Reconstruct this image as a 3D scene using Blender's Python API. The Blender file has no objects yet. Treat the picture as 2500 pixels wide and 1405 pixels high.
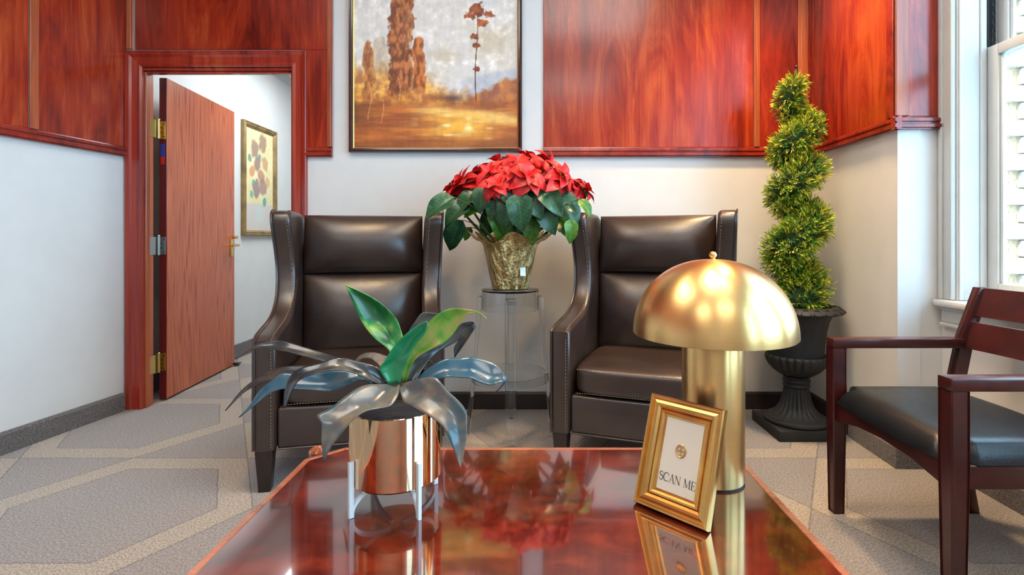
import bpy, bmesh, math, random
import numpy as np
from mathutils import Vector, Matrix, noise as mnoise
random.seed(7)
R = math.radians
SC = bpy.context.scene
COL = SC.collection

# ------------------------------------------------------------------ camera
F = 1300.0; PX, PY, CZ = 1300.0, 580.0, 1.027
cam = bpy.data.cameras.new('camera'); cam_o = bpy.data.objects.new('camera', cam); COL.objects.link(cam_o)
cam_o.location = (0, 0, CZ); cam_o.rotation_euler = (R(90), 0, 0)
cam.sensor_fit = 'HORIZONTAL'; cam.sensor_width = 36; cam.lens = 36 * F / 2500
cam.shift_x = -(PX - 1250) / 2500; cam.shift_y = (PY - 702.5) / 2500
cam.clip_start = 0.02
SC.camera = cam_o
def at(px, py, Y):
    return Vector(((px - PX) * Y / F, Y, CZ - (py - PY) * Y / F))

# ------------------------------------------------------------------ world, sun, exposure
W = bpy.data.worlds.new('world'); SC.world = W; W.use_nodes = True
bg = W.node_tree.nodes['Background']; bg.inputs[0].default_value = (0.44, 0.73, 1.0, 1); bg.inputs[1].default_value = 6.2
sun = bpy.data.lights.new('sun', 'SUN'); sun.energy = 4.5; sun.angle = R(1); sun.color = (1, 0.95, 0.86)
sun_o = bpy.data.objects.new('sun', sun); COL.objects.link(sun_o)
sun_o.rotation_euler = Vector((0.42, 0.5, -0.76)).to_track_quat('-Z', 'Y').to_euler()
vs = SC.view_settings
vs.view_transform = 'Standard'; vs.look = 'None'; vs.exposure = 0.70; vs.gamma = 1.0; vs.use_curve_mapping = False
SC.cycles.use_denoising = True
SC.cycles.max_bounces = 8; SC.cycles.diffuse_bounces = 3; SC.cycles.glossy_bounces = 4
SC.cycles.transmission_bounces = 8; SC.cycles.transparent_max_bounces = 12
SC.cycles.use_adaptive_sampling = True; SC.cycles.adaptive_threshold = 0.09
SC.cycles.sample_clamp_indirect = 6.0
for i, (y0, y1) in enumerate(((1.12, 2.26), (-0.24, 0.92), (-1.60, -0.44))):      # daylight sampling through the three window openings
    l = bpy.data.lights.new('window_portal', 'AREA'); l.shape = 'RECTANGLE'; l.size = 2.2; l.size_y = y1 - y0
    l.cycles.is_portal = True
    o = bpy.data.objects.new('window_portal', l); COL.objects.link(o)
    o.location = (2.06, (y0 + y1) / 2, 1.9); o.rotation_euler = (0, R(90), 0)
CEIL_E = 4.6; SPOT_E = 60.0

# ------------------------------------------------------------------ shader helpers
class NT:
    def __init__(s, name):
        s.m = bpy.data.materials.new(name); s.m.use_nodes = True
        s.t = s.m.node_tree; s.N = s.t.nodes; s.L = s.t.links
        s.b = s.N['Principled BSDF']; s.out = s.N['Material Output']
    def new(s, ty, **kw):
        n = s.N.new(ty)
        for k, v in kw.items(): setattr(n, k, v)
        return n
    def put(s, sock, v):
        if isinstance(v, bpy.types.NodeSocket): s.L.new(v, sock)
        elif v is not None: sock.default_value = v
    def m1(s, op, a, b=None, c=None):
        n = s.new('ShaderNodeMath', operation=op); s.put(n.inputs[0], a)
        if b is not None: s.put(n.inputs[1], b)
        if c is not None: s.put(n.inputs[2], c)
        return n.outputs[0]
    def coord(s, kind='Object'):
        return s.new('ShaderNodeTexCoord').outputs[kind]
    def mapped(s, sc=(1, 1, 1), loc=(0, 0, 0), rot=(0, 0, 0), src=None):
        n = s.new('ShaderNodeMapping'); s.L.new(src or s.coord(), n.inputs[0])
        n.inputs['Scale'].default_value = sc; n.inputs['Location'].default_value = loc; n.inputs['Rotation'].default_value = rot
        return n.outputs[0]
    def noise(s, vec, scale=5, detail=4, rough=0.5, dist=0.0, col=False):
        n = s.new('ShaderNodeTexNoise'); s.L.new(vec, n.inputs['Vector'])
        n.inputs['Scale'].default_value = scale; n.inputs['Detail'].default_value = detail
        n.inputs['Roughness'].default_value = rough; n.inputs['Distortion'].default_value = dist
        return n.outputs['Color' if col else 'Fac']
    def ramp(s, fac, stops):
        n = s.new('ShaderNodeValToRGB'); s.L.new(fac, n.inputs[0]); e = n.color_ramp.elements
        while len(e) < len(stops): e.new(0.5)
        for q, (p, c) in zip(e, stops): q.position = p; q.color = (c[0], c[1], c[2], 1)
        return n.outputs[0]
    def mix(s, fac, a, b, mode='MIX'):
        n = s.new('ShaderNodeMix', data_type='RGBA', blend_type=mode); s.put(n.inputs[0], fac)
        for k, v in ((6, a), (7, b)): s.put(n.inputs[k], (v[0], v[1], v[2], 1) if isinstance(v, tuple) else v)
        return n.outputs[2]
    def bump(s, h, strength=0.2, dist=0.01):
        n = s.new('ShaderNodeBump'); s.L.new(h, n.inputs['Height']); n.inputs['Strength'].default_value = strength
        n.inputs['Distance'].default_value = dist; s.L.new(n.outputs[0], s.b.inputs['Normal'])
    def set(s, **kw):
        for k, v in kw.items():
            k = {'base': 'Base Color', 'rough': 'Roughness', 'metal': 'Metallic', 'coat': 'Coat Weight', 'coat_r': 'Coat Roughness',
                 'trans': 'Transmission Weight', 'ior': 'IOR', 'aniso': 'Anisotropic', 'emit': 'Emission Color', 'estr': 'Emission Strength',
                 'spec': 'Specular IOR Level', 'sheen': 'Sheen Weight', 'sss': 'Subsurface Weight'}[k]
            if isinstance(v, tuple) and len(v) == 3: v = (*v, 1)
            s.put(s.b.inputs[k], v)
        return s

def plain(name, base, rough=0.5, metal=0.0, bump=None, vary=0.12, **kw):
    t = NT(name); v = t.mapped()
    n = t.noise(v, 9, 4)
    lo = tuple(c * (1 - vary) for c in base); hi = tuple(min(1, c * (1 + vary)) for c in base)
    t.set(base=t.ramp(n, [(0.3, lo), (0.7, hi)]), rough=rough, metal=metal, **kw)
    if bump: t.bump(t.noise(v, bump[0], 3), bump[1], 0.004)
    return t.m

def wood(name, dark, mid, light, rough=0.25, coat=0.3, grain=(7, 7, 0.7), dist=1.4, fine=0.35, bumps=0.05):
    t = NT(name)
    a = t.noise(t.mapped(grain), 1.0, 7, 0.6, dist)
    bands = t.noise(t.mapped((grain[0] * .45, grain[1] * .45, grain[2] * .3), (3, 1, 7)), 1.0, 2, 0.5, 0.3)
    f = t.m1('ADD', t.m1('MULTIPLY', a, 0.62), t.m1('MULTIPLY', bands, 0.42))
    c = t.ramp(f, [(0.34, dark), (0.53, mid), (0.74, light)])
    g = t.noise(t.mapped((grain[0] * 14, grain[1] * 14, grain[2] * 2.5)), 1.0, 3, 0.6)
    c = t.mix(fine, c, t.ramp(g, [(0.35, (0.25, 0.18, 0.16)), (0.6, (1, 1, 1))]), 'MULTIPLY')
    t.set(base=c, rough=rough, coat=coat, coat_r=0.12)
    if bumps: t.bump(g, bumps, 0.002)
    return t.m

def oak(name, dark, mid, light, rough=0.35):
    t = NT(name)
    v = t.mapped((1, 1, 1))
    warp = t.noise(t.mapped((7, 7, 0.32)), 1.0, 2, 0.45, 0.2)
    ring = t.m1('FRACT', t.m1('MULTIPLY', warp, 17))
    tri = t.m1('ABSOLUTE', t.m1('SUBTRACT', ring, 0.5))
    g = t.noise(t.mapped((160, 160, 5)), 1.0, 3, 0.6)
    f = t.m1('ADD', t.m1('MULTIPLY', tri, 0.55), t.m1('MULTIPLY', g, 0.75))
    t.set(base=t.ramp(f, [(0.28, dark), (0.5, mid), (0.8, light)]), rough=rough, coat=0.25, coat_r=0.25)
    t.bump(f, 0.06, 0.002)
    return t.m

M = {}
M['wall'] = plain('wall_paint', (0.74, 0.74, 0.73), 0.55, bump=(180, 0.05), vary=0.02)
M['ceiling'] = plain('ceiling_paint', (0.8, 0.8, 0.78), 0.8, vary=0.02)
M['white_trim'] = plain('white_trim_paint', (0.62, 0.64, 0.63), 0.35, vary=0.04, bump=(30, 0.05))
M['panel'] = wood('mahogany_panel', (0.11, 0.006, 0.004), (0.38, 0.030, 0.009), (0.66, 0.12, 0.024), 0.22, 0.18, (6, 6, 1.1), 2.2)
M['rail'] = wood('mahogany_rail', (0.10, 0.006, 0.005), (0.32, 0.024, 0.012), (0.46, 0.055, 0.02), 0.25, 0.3, (12, 12, 12), 0.6)
M['batten'] = wood('mahogany_batten', (0.24, 0.04, 0.016), (0.48, 0.11, 0.04), (0.62, 0.22, 0.09), 0.3, 0.2, (22, 22, 1.2), 0.5)
M['casing'] = wood('cherry_casing', (0.17, 0.01, 0.008), (0.40, 0.033, 0.014), (0.54, 0.09, 0.028), 0.25, 0.35, (18, 18, 0.9), 0.5)
M['door'] = oak('oak_door', (0.20, 0.028, 0.012), (0.52, 0.12, 0.05), (0.60, 0.17, 0.07), 0.28)
M['door_edge'] = plain('door_edge_stain', (0.10, 0.006, 0.006), 0.4)
M['brass'] = plain('polished_brass', (0.83, 0.60, 0.22), 0.2, 1.0, vary=0.08)
M['steel'] = plain('satin_steel', (0.50, 0.54, 0.54), 0.35, 1.0, vary=0.05)
M['black'] = plain('black_rubber', (0.012, 0.012, 0.013), 0.5)
M['base_dark'] = plain('dark_baseboard', (0.035, 0.025, 0.022), 0.45, bump=(40, 0.1))

def carpet(name, pattern=True, tone=1.0):
    t = NT(name)
    co = t.coord('Object')
    n1 = t.noise(co, 150, 3, 0.8); n2 = t.noise(co, 60, 3, 0.6); n3 = t.noise(co, 2.2, 3, 0.5)
    k = tone
    grey = t.ramp(n1, [(0.36, (.15*k, .132*k, .126*k)), (0.66, (.46*k, .42*k, .405*k))])
    beige = t.ramp(n1, [(0.36, (.18*k, .145*k, .115*k)), (0.64, (.60*k, .525*k, .45*k))])
    c = grey
    if pattern:
        sx = t.new('ShaderNodeSeparateXYZ'); t.L.new(co, sx.inputs[0])
        x = t.m1('ADD', sx.outputs[0], 2.12); y = t.m1('SUBTRACT', sx.outputs[1], 2.935); h = 0.917
        u0 = t.m1('DIVIDE', y, h)
        xs = t.m1('MULTIPLY', x, 0.866 / h); hy = t.m1('MULTIPLY', u0, 0.5)
        u1 = t.m1('ADD', hy, xs); u2 = t.m1('SUBTRACT', hy, xs)
        ks = [t.m1('ROUND', u) for u in (u0, u1, u2)]
        ds = [t.m1('SUBTRACT', 0.5, t.m1('ABSOLUTE', t.m1('SUBTRACT', u, kk))) for u, kk in zip((u0, u1, u2), ks)]
        dmin = t.m1('MINIMUM', t.m1('MINIMUM', ds[0], ds[1]), ds[2])
        ishex = t.m1('LESS_THAN', t.m1('ABSOLUTE', t.m1('SUBTRACT', t.m1('ADD', ks[1], ks[2]), ks[0])), 0.5)
        wob = t.m1('ADD', dmin, t.m1('MULTIPLY', t.m1('SUBTRACT', n2, 0.5), 0.012))
        ring = t.m1('MULTIPLY', ishex, t.m1('LESS_THAN', wob, 0.128))
        seam = t.m1('MAXIMUM', t.m1('LESS_THAN', wob, 0.003),
                    t.m1('MULTIPLY', ishex, t.m1('LESS_THAN', t.m1('ABSOLUTE', t.m1('SUBTRACT', wob, 0.128)), 0.0028)))
        c = t.mix(ring, grey, beige)
        c = t.mix(t.m1('MULTIPLY', seam, 0.5), c, (0.05, 0.04, 0.035))
    c = t.mix(0.25, c, t.ramp(n3, [(0.3, (0.7, 0.7, 0.7)), (0.7, (1, 1, 1))]), 'MULTIPLY')
    t.set(base=c, rough=0.95, sheen=0.2, spec=0.1)
    t.bump(t.m1('ADD', n1, n2), 0.6, 0.006)
    return t.m
M['carpet'] = carpet('hexagon_carpet')
M['carpet_base'] = carpet('carpet_cove', False, 0.52)

def leather(name, lo, hi, rough=0.34, spec=0.85):
    t = NT(name); v = t.coord()
    vo = t.new('ShaderNodeTexVoronoi'); t.L.new(v, vo.inputs[0]); vo.inputs['Scale'].default_value = 260
    n = t.noise(v, 5, 5, 0.6); sc = t.noise(t.mapped((3, 3, 3)), 6, 8, 0.7, 2.0)
    t.set(base=t.ramp(n, [(0.3, lo), (0.7, hi)]), rough=t.m1('ADD', rough - 0.09, t.m1('MULTIPLY', sc, 0.2)), spec=spec)
    t.bump(t.m1('ADD', vo.outputs[0], t.m1('MULTIPLY', t.noise(v, 14, 4), 1.4)), 0.07, 0.004)
    return t.m
M['leather'] = leather('brown_leather', (0.022, 0.012, 0.010), (0.046, 0.026, 0.019), 0.32)
M['vinyl'] = leather('black_vinyl', (0.005, 0.006, 0.008), (0.009, 0.011, 0.013), 0.34, 0.5)
M['thread'] = plain('tan_thread', (0.30, 0.22, 0.16), 0.7)
M['leg_wood'] = wood('espresso_leg', (0.010, 0.005, 0.004), (0.022, 0.010, 0.008), (0.04, 0.02, 0.014), 0.35, 0.2, (20, 20, 2))
M['chair_wood'] = wood('dark_cherry_chair', (0.028, 0.003, 0.003), (0.055, 0.006, 0.005), (0.10, 0.013, 0.009), 0.3, 0.3, (9, 9, 9), 0.5, 0.2)

def burl(name):
    t = NT(name); v = t.mapped((1, 1, 1))
    a = t.noise(v, 4.0, 9, 0.62, 1.6); b = t.noise(t.mapped((2, 5, 2), (4, 2, 0)), 2.2, 6, 0.6, 2.4); d = t.noise(v, 22, 5, 0.7, 0.8)
    f = t.m1('ADD', t.m1('MULTIPLY', a, 0.55), t.m1('MULTIPLY', b, 0.45))
    c = t.ramp(f, [(0.30, (0.022, 0.003, 0.002)), (0.46, (0.075, 0.007, 0.0035)), (0.58, (0.18, 0.019, 0.006)), (0.75, (0.32, 0.055, 0.014))])
    c = t.mix(0.7, c, t.ramp(d, [(0.30, (0.12, 0.08, 0.07)), (0.42, (1, 1, 1))]), 'MULTIPLY')
    t.set(base=c, rough=0.13, coat=1.0, coat_r=0.045, spec=0.6)
    t.b.inputs['Coat IOR'].default_value = 2.0
    t.bump(t.noise(v, 60, 3, 0.6), 0.012, 0.002)
    return t.m
M['burl'] = burl('red_burl_veneer')
M['band'] = wood('table_edge_band', (0.28, 0.075, 0.035), (0.46, 0.15, 0.075), (0.58, 0.24, 0.13), 0.25, 0.5, (8, 30, 8), 0.5)
M['apron'] = wood('table_apron', (0.05, 0.006, 0.004), (0.12, 0.014, 0.006), (0.2, 0.03, 0.01), 0.25, 0.4, (3, 3, 14))
M['copper_wood'] = wood('polished_carved_wood', (0.18, 0.03, 0.01), (0.34, 0.08, 0.025), (0.5, 0.16, 0.06), 0.18, 0.6, (12, 12, 12))

def brushed(name, base, rough=0.27):
    t = NT(name); v = t.mapped((3, 3, 420))
    n = t.noise(v, 1.0, 3, 0.6)
    t.set(base=t.ramp(n, [(0.3, tuple(c * .95 for c in base)), (0.7, base)]), metal=1.0, aniso=0.6,
          rough=rough)
    t.b.inputs['Anisotropic Rotation'].default_value = 0.25
    tn = t.new('ShaderNodeTangent', direction_type='RADIAL', axis='Z'); t.L.new(tn.outputs[0], t.b.inputs['Tangent'])
    return t.m
M['lamp_brass'] = brushed('brushed_brass', (0.85, 0.53, 0.21), 0.30)
M['pot_gold'] = plain('mirror_rose_gold', (0.90, 0.64, 0.39), 0.035, 1.0, vary=0.02)
M['stand_white'] = plain('white_enamel_metal', (0.80, 0.84, 0.86), 0.25, vary=0.02, coat=0.3)
M['soil'] = plain('dark_soil', (0.010, 0.012, 0.018), 0.8, bump=(80, 0.5))
M['frame_gold'] = plain('gilded_frame', (0.88, 0.48, 0.15), 0.30, 1.0, vary=0.25, bump=(60, 0.06))
M['paper'] = plain('cream_paper', (0.76, 0.70, 0.60), 0.6, vary=0.03)
M['ink'] = plain('grey_ink', (0.05, 0.045, 0.04), 0.6)
M['gold_seal'] = plain('gold_seal', (0.75, 0.42, 0.10), 0.3, 0.9)

def acrylic(name):
    t = NT(name); v = t.noise(t.coord(), 3, 2)
    t.set(base=t.ramp(v, [(0.3, (0.93, 0.97, 1.0)), (0.7, (0.96, 0.985, 1.0))]), rough=0.0, trans=1.0, ior=1.45)
    return t.m
M['acrylic'] = acrylic('clear_acrylic')
def pane_glass(name):
    t = NT(name)
    tr = t.new('ShaderNodeBsdfTransparent'); gl = t.new('ShaderNodeBsdfGlossy'); gl.inputs['Roughness'].default_value = 0.02
    n = t.noise(t.coord(), 4, 2); t.L.new(t.ramp(n, [(0.3, (0.93, 0.97, 0.97)), (0.7, (0.97, 0.99, 0.99))]), tr.inputs[0])
    lw = t.new('ShaderNodeLayerWeight'); lw.inputs[0].default_value = 0.5
    fz = t.m1('ADD', 0.03, t.m1('MULTIPLY', 0.9, t.m1('POWER', lw.outputs['Facing'], 5)))
    mx = t.new('ShaderNodeMixShader'); t.L.new(fz, mx.inputs[0]); t.L.new(tr.outputs[0], mx.inputs[1]); t.L.new(gl.outputs[0], mx.inputs[2])
    t.L.new(mx.outputs[0], t.out.inputs[0]); t.N.remove(t.b)
    return t.m
M['glass'] = pane_glass('window_glass')
M['wire'] = plain('safety_wire', (0.25, 0.24, 0.22), 0.5, 0.6)
M['stone'] = plain('cream_stone', (0.42, 0.36, 0.29), 0.9, bump=(25, 0.5), vary=0.2)
M['mortar'] = plain('mortar', (0.44, 0.28, 0.16), 0.95)
M['asphalt'] = plain('pale_paving', (0.35, 0.34, 0.32), 0.9)
M['green_metal'] = plain('green_metal', (0.05, 0.12, 0.04), 0.4, 0.3)
M['urn'] = plain('charcoal_urn', (0.014, 0.015, 0.016), 0.6, vary=0.2, bump=(120, 0.05))
M['stake'] = plain('dark_metal_stake', (0.08, 0.08, 0.085), 0.35, 0.9)

def leafmat(name, stops, rough=0.4, scale=(3, 14, 3), veins=True, sheen=0.0, coat=0.0, metal=0.0):
    t = NT(name)
    n = t.noise(t.mapped((2, 2, 2)), 3 if veins else 9, 3, 0.5, 0.4)
    c = t.ramp(n, stops)
    if veins:
        sx = t.new('ShaderNodeSeparateXYZ'); t.L.new(t.coord('Object'), sx.inputs[0])
        ay = t.m1('ABSOLUTE', sx.outputs[1])
        w = t.m1('FRACT', t.m1('MULTIPLY', t.m1('SUBTRACT', sx.outputs[0], t.m1('MULTIPLY', ay, 0.7)), 11))
        ln = t.m1('MAXIMUM', t.m1('LESS_THAN', w, 0.10), t.m1('LESS_THAN', ay, 0.012))
        c = t.mix(t.m1('MULTIPLY', ln, 0.35), c, stops[-1][1])
        t.bump(ln, 0.25, 0.01)
    t.set(base=c, rough=rough, coat=coat, metal=metal, sss=0.0)
    return t.m
M['bract'] = leafmat('red_bract', [(0.3, (0.50, 0.008, 0.010)), (0.55, (0.70, 0.015, 0.018)), (0.8, (0.80, 0.05, 0.04))], 0.45)
M['bract2'] = leafmat('deep_red_bract', [(0.3, (0.30, 0.006, 0.008)), (0.6, (0.55, 0.012, 0.014)), (0.8, (0.66, 0.03, 0.03))], 0.45)
M['pleaf'] = leafmat('poinsettia_green', [(0.3, (0.010, 0.045, 0.022)), (0.6, (0.022, 0.095, 0.040)), (0.85, (0.09, 0.22, 0.07))], 0.32)
M['pleaf2'] = leafmat('poinsettia_light_green', [(0.3, (0.03, 0.10, 0.010)), (0.6, (0.07, 0.22, 0.015)), (0.85, (0.22, 0.38, 0.05))], 0.38)
M['pstem'] = plain('green_stem', (0.05, 0.14, 0.03), 0.5)
M['bud'] = plain('yellow_bud', (0.55, 0.42, 0.04), 0.5)
def foil():
    t = NT('gold_foil'); v = t.coord()
    n = t.noise(t.mapped((30, 30, 9)), 1.0, 6, 0.65, 1.2); n2 = t.noise(v, 70, 3, 0.6)
    t.set(base=t.ramp(n2, [(0.3, (0.52, 0.34, 0.12)), (0.7, (0.80, 0.62, 0.30))]), metal=1.0, rough=0.24)
    t.bump(t.m1('ADD', n, t.m1('MULTIPLY', n2, 0.3)), 0.9, 0.02)
    return t.m
M['foil'] = foil()
M['tag'] = plain('white_tag', (0.75, 0.80, 0.80), 0.5)
M['agave_dark'] = leafmat('agave_slate', [(0.3, (0.010, 0.022, 0.032)), (0.5, (0.024, 0.028, 0.031)), (0.72, (0.09, 0.073, 0.055))], 0.24, veins=False, coat=0.3)
M['agave_green'] = leafmat('agave_green', [(0.36, (0.006, 0.11, 0.03)), (0.5, (0.03, 0.30, 0.06)), (0.62, (0.28, 0.46, 0.05)), (0.72, (0.30, 0.55, 0.32))], 0.28, veins=False, coat=0.3)
M['agave_yellow'] = leafmat('agave_yellow', [(0.34, (0.03, 0.22, 0.03)), (0.46, (0.16, 0.30, 0.03)), (0.56, (0.34, 0.30, 0.07)), (0.72, (0.42, 0.32, 0.13))], 0.3, veins=False, coat=0.3)
M['agave_emerald'] = leafmat('agave_emerald', [(0.3, (0.004, 0.12, 0.05)), (0.55, (0.01, 0.24, 0.09)), (0.8, (0.05, 0.36, 0.14))], 0.26, veins=False, coat=0.3)
M['agave_bronze'] = leafmat('agave_bronze', [(0.3, (0.03, 0.085, 0.11)), (0.45, (0.10, 0.10, 0.097)), (0.72, (0.24, 0.18, 0.12))], 0.25, veins=False, coat=0.2)  # blue stop paints reflected window light into the bronze
M['agave_blue_sheen'] = leafmat('agave_blue_sheen', [(0.3, (0.012, 0.05, 0.085)), (0.5, (0.025, 0.09, 0.14)), (0.75, (0.09, 0.11, 0.12))], 0.22, veins=False, coat=0.25)  # blue here is window reflection put into the leaf colour
def vcol(name, rough=0.5, **kw):
    t = NT(name); a = t.new('ShaderNodeVertexColor'); a.layer_name = 'Col'
    t.set(base=a.outputs[0], rough=rough, **kw)
    return t.m
M['needles'] = vcol('topiary_needles', 0.45)
M['canvas'] = vcol('painted_canvas', 0.6)
def canvas_bump():
    t = NT('canvas_relief'); a = t.new('ShaderNodeVertexColor'); a.layer_name = 'Col'
    n = t.noise(t.mapped((40, 40, 90)), 1.0, 5, 0.7)
    t.set(base=t.mix(0.2, a.outputs[0], t.ramp(n, [(0.3, (0.72, 0.66, 0.6)), (0.6, (1, 1, 1))]), 'MULTIPLY'), rough=0.5)
    t.bump(n, 0.15, 0.003)
    return t.m
M['canvas'] = canvas_bump()
M['pic_frame'] = wood('dark_walnut_frame', (0.020, 0.004, 0.003), (0.05, 0.008, 0.005), (0.10, 0.02, 0.012), 0.2, 0.5, (10, 10, 10))
M['gilt_lip'] = plain('gilt_lip', (0.72, 0.48, 0.16), 0.3, 0.9)
M['antique_gilt'] = plain('antique_gilt', (0.36, 0.24, 0.10), 0.45, 0.6, vary=0.4, bump=(90, 0.5))
def emit(name, col, e):
    t = NT(name); n = t.noise(t.coord(), 2, 1)
    t.set(base=(0.8, 0.8, 0.8), emit=t.ramp(n, [(0.2, tuple(c * .98 for c in col)), (0.8, col)]), estr=e)
    return t.m
M['diffuser'] = emit('fill_diffuser', (1.0, 0.94, 0.86), CEIL_E)
M['hall_fill_diffuser'] = emit('hall_fill_diffuser', (0.86, 0.95, 1.0), 9.0)
M['bulb'] = emit('warm_bulb', (1.0, 0.72, 0.40), 30.0)

# ------------------------------------------------------------------ mesh helpers
class MB:
    def __init__(s): s.bm = bmesh.new()
    def add(s, b):
        me = bpy.data.meshes.new('t'); b.to_mesh(me); b.free(); s.bm.from_mesh(me); bpy.data.meshes.remove(me); return s
    def box(s, x0, x1, y0, y1, z0, z1, bev=0.0, seg=2, Mx=None):
        b = bmesh.new(); bmesh.ops.create_cube(b, size=1)
        for v in b.verts:
            v.co = Vector(((x0 + x1) / 2 + v.co.x * (x1 - x0), (y0 + y1) / 2 + v.co.y * (y1 - y0), (z0 + z1) / 2 + v.co.z * (z1 - z0)))
        if bev: bmesh.ops.bevel(b, geom=b.edges[:], offset=bev, segments=seg, profile=0.5, affect='EDGES')
        if Mx is not None: bmesh.ops.transform(b, matrix=Mx, verts=b.verts)
        return s.add(b)
    def hexa(s, bot, top, bev=0.0, seg=2):           # two quads of four points each
        b = bmesh.new(); vb = [b.verts.new(p) for p in bot]; vt = [b.verts.new(p) for p in top]
        b.faces.new(vb[::-1]); b.faces.new(vt)
        for i in range(4): b.faces.new((vb[i], vb[(i + 1) % 4], vt[(i + 1) % 4], vt[i]))
        bmesh.ops.recalc_face_normals(b, faces=b.faces)
        if bev: bmesh.ops.bevel(b, geom=b.edges[:], offset=bev, segments=seg, profile=0.5, affect='EDGES')
        return s.add(b)
    def prism(s, pts, fn, a, b_, bev=0.0, seg=3, Mx=None):   # polygon pts (p,q) extruded from a to b; fn(p,q,t)->xyz
        b = bmesh.new()
        v0 = [b.verts.new(fn(p, q, a)) for p, q in pts]; v1 = [b.verts.new(fn(p, q, b_)) for p, q in pts]
        b.faces.new(v0[::-1]); b.faces.new(v1); n = len(pts)
        for i in range(n): b.faces.new((v0[i], v0[(i + 1) % n], v1[(i + 1) % n], v1[i]))
        bmesh.ops.recalc_face_normals(b, faces=b.faces)
        if bev:
            cap = set(b.faces[:2]); ed = [e for e in b.edges if len(set(e.link_faces) & cap) == 1]
            bmesh.ops.bevel(b, geom=ed, offset=bev, segments=seg, profile=0.5, affect='EDGES', clamp_overlap=True)
        if Mx is not None: bmesh.ops.transform(b, matrix=Mx, verts=b.verts)
        return s.add(b)
    def tube(s, path, r, n=8, closed=False, caps=True, up=None, flat=1.0):
        b = bmesh.new(); P = [Vector(p) for p in path]; k = len(P); rings = []
        prev = None
        for i, p in enumerate(P):
            if closed: tg = P[(i + 1) % k] - P[i - 1]
            else: tg = P[min(i + 1, k - 1)] - P[max(i - 1, 0)]
            tg = tg.normalized() if tg.length > 1e-9 else Vector((0, 0, 1))
            if prev is None:
                h = Vector(up) if up else (Vector((0, 0, 1)) if abs(tg.z) < 0.9 else Vector((1, 0, 0)))
                nx = tg.cross(h).normalized()
            else:
                nx = (prev - tg * prev.dot(tg)).normalized()
            prev = nx; ny = tg.cross(nx)
            rr = r[i] if isinstance(r, (list, tuple)) else r
            rings.append([b.verts.new(p + nx * (rr * math.cos(2 * math.pi * j / n)) + ny * (rr * flat * math.sin(2 * math.pi * j / n))) for j in range(n)])
        m = k if closed else k - 1
        for i in range(m):
            A, B = rings[i], rings[(i + 1) % k]
            for j in range(n): b.faces.new((A[j], A[(j + 1) % n], B[(j + 1) % n], B[j]))
        if caps and not closed: b.faces.new(rings[0][::-1]); b.faces.new(rings[-1])
        bmesh.ops.recalc_face_normals(b, faces=b.faces)
        return s.add(b)
    def lathe(s, prof, n=48, c=(0, 0, 0), fn=None, closed=False):     # prof: (r,z); fn(r,z,ang)->r
        b = bmesh.new(); rings = []
        for r, z in prof:
            if r < 1e-6: rings.append([b.verts.new((c[0], c[1], c[2] + z))] * n); continue
            ring = []
            for j in range(n):
                a = 2 * math.pi * j / n; rr = fn(r, z, a) if fn else r
                ring.append(b.verts.new((c[0] + rr * math.cos(a), c[1] + rr * math.sin(a), c[2] + z)))
            rings.append(ring)
        pairs = list(zip(rings, rings[1:])) + ([(rings[-1], rings[0])] if closed else [])
        for A, B in pairs:
            for j in range(n):
                q = []
                for v in (A[j], A[(j + 1) % n], B[(j + 1) % n], B[j]):
                    if v not in q: q.append(v)
                if len(q) >= 3: b.faces.new(q)
        bmesh.ops.recalc_face_normals(b, faces=b.faces)
        return s.add(b)
    def superbox(s, c, h, e=6, n=10, Mx=None):
        b = bmesh.new(); bmesh.ops.create_cube(b, size=2); bmesh.ops.subdivide_edges(b, edges=b.edges[:], cuts=n, use_grid_fill=True)
        for v in b.verts:
            p = v.co; q = Vector([math.sin(t * math.pi / 2) * .35 + t * .65 for t in p])
            k = (abs(q.x) ** e + abs(q.y) ** e + abs(q.z) ** e) ** (1 / e)
            q = q / k
            v.co = Vector((c[0] + q.x * h[0], c[1] + q.y * h[1], c[2] + q.z * h[2]))
        if Mx is not None: bmesh.ops.transform(b, matrix=Mx, verts=b.verts)
        return s.add(b)
    def puff(s, hw, z0, z1, d0, bulge, n=22, Mx=None, ex=3.2, ez=2.4):     # upholstered cushion, front towards -y
        b = bmesh.new(); g = {}; zc, hz = (z0 + z1) / 2, (z1 - z0) / 2
        for i in range(n + 1):
            for j in range(n + 1):
                u, v = math.sin(math.pi / 2 * (2 * i / n - 1)), math.sin(math.pi / 2 * (2 * j / n - 1))
                ed = max(0, 1 - abs(u) ** 14) ** .5 * max(0, 1 - abs(v) ** 10) ** .5
                g[i, j] = b.verts.new((u * hw, -(d0 * ed + bulge * (1 - abs(u) ** ex) * (1 - abs(v) ** ez)), zc + v * hz))
        for i in range(n):
            for j in range(n): b.faces.new((g[i, j], g[i + 1, j], g[i + 1, j + 1], g[i, j + 1]))
        loop = [(i, 0) for i in range(n)] + [(n, j) for j in range(n)] + [(i, n) for i in range(n, 0, -1)] + [(0, j) for j in range(n, 0, -1)]
        bk = {k: b.verts.new((g[k].co.x, .05, g[k].co.z)) for k in loop}
        for a, c in zip(loop, loop[1:] + loop[:1]): b.faces.new((g[a], bk[a], bk[c], g[c]))
        b.faces.new([bk[a] for a in loop[::-1]]); bmesh.ops.recalc_face_normals(b, faces=b.faces)
        if Mx is not None: bmesh.ops.transform(b, matrix=Mx, verts=b.verts)
        return s.add(b)
    def sphere(s, c, r, sc=(1, 1, 1), n=16):
        b = bmesh.new(); bmesh.ops.create_uvsphere(b, u_segments=n, v_segments=max(6, n // 2), radius=r)
        for v in b.verts: v.co = Vector((c[0] + v.co.x * sc[0], c[1] + v.co.y * sc[1], c[2] + v.co.z * sc[2]))
        return s.add(b)
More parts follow.
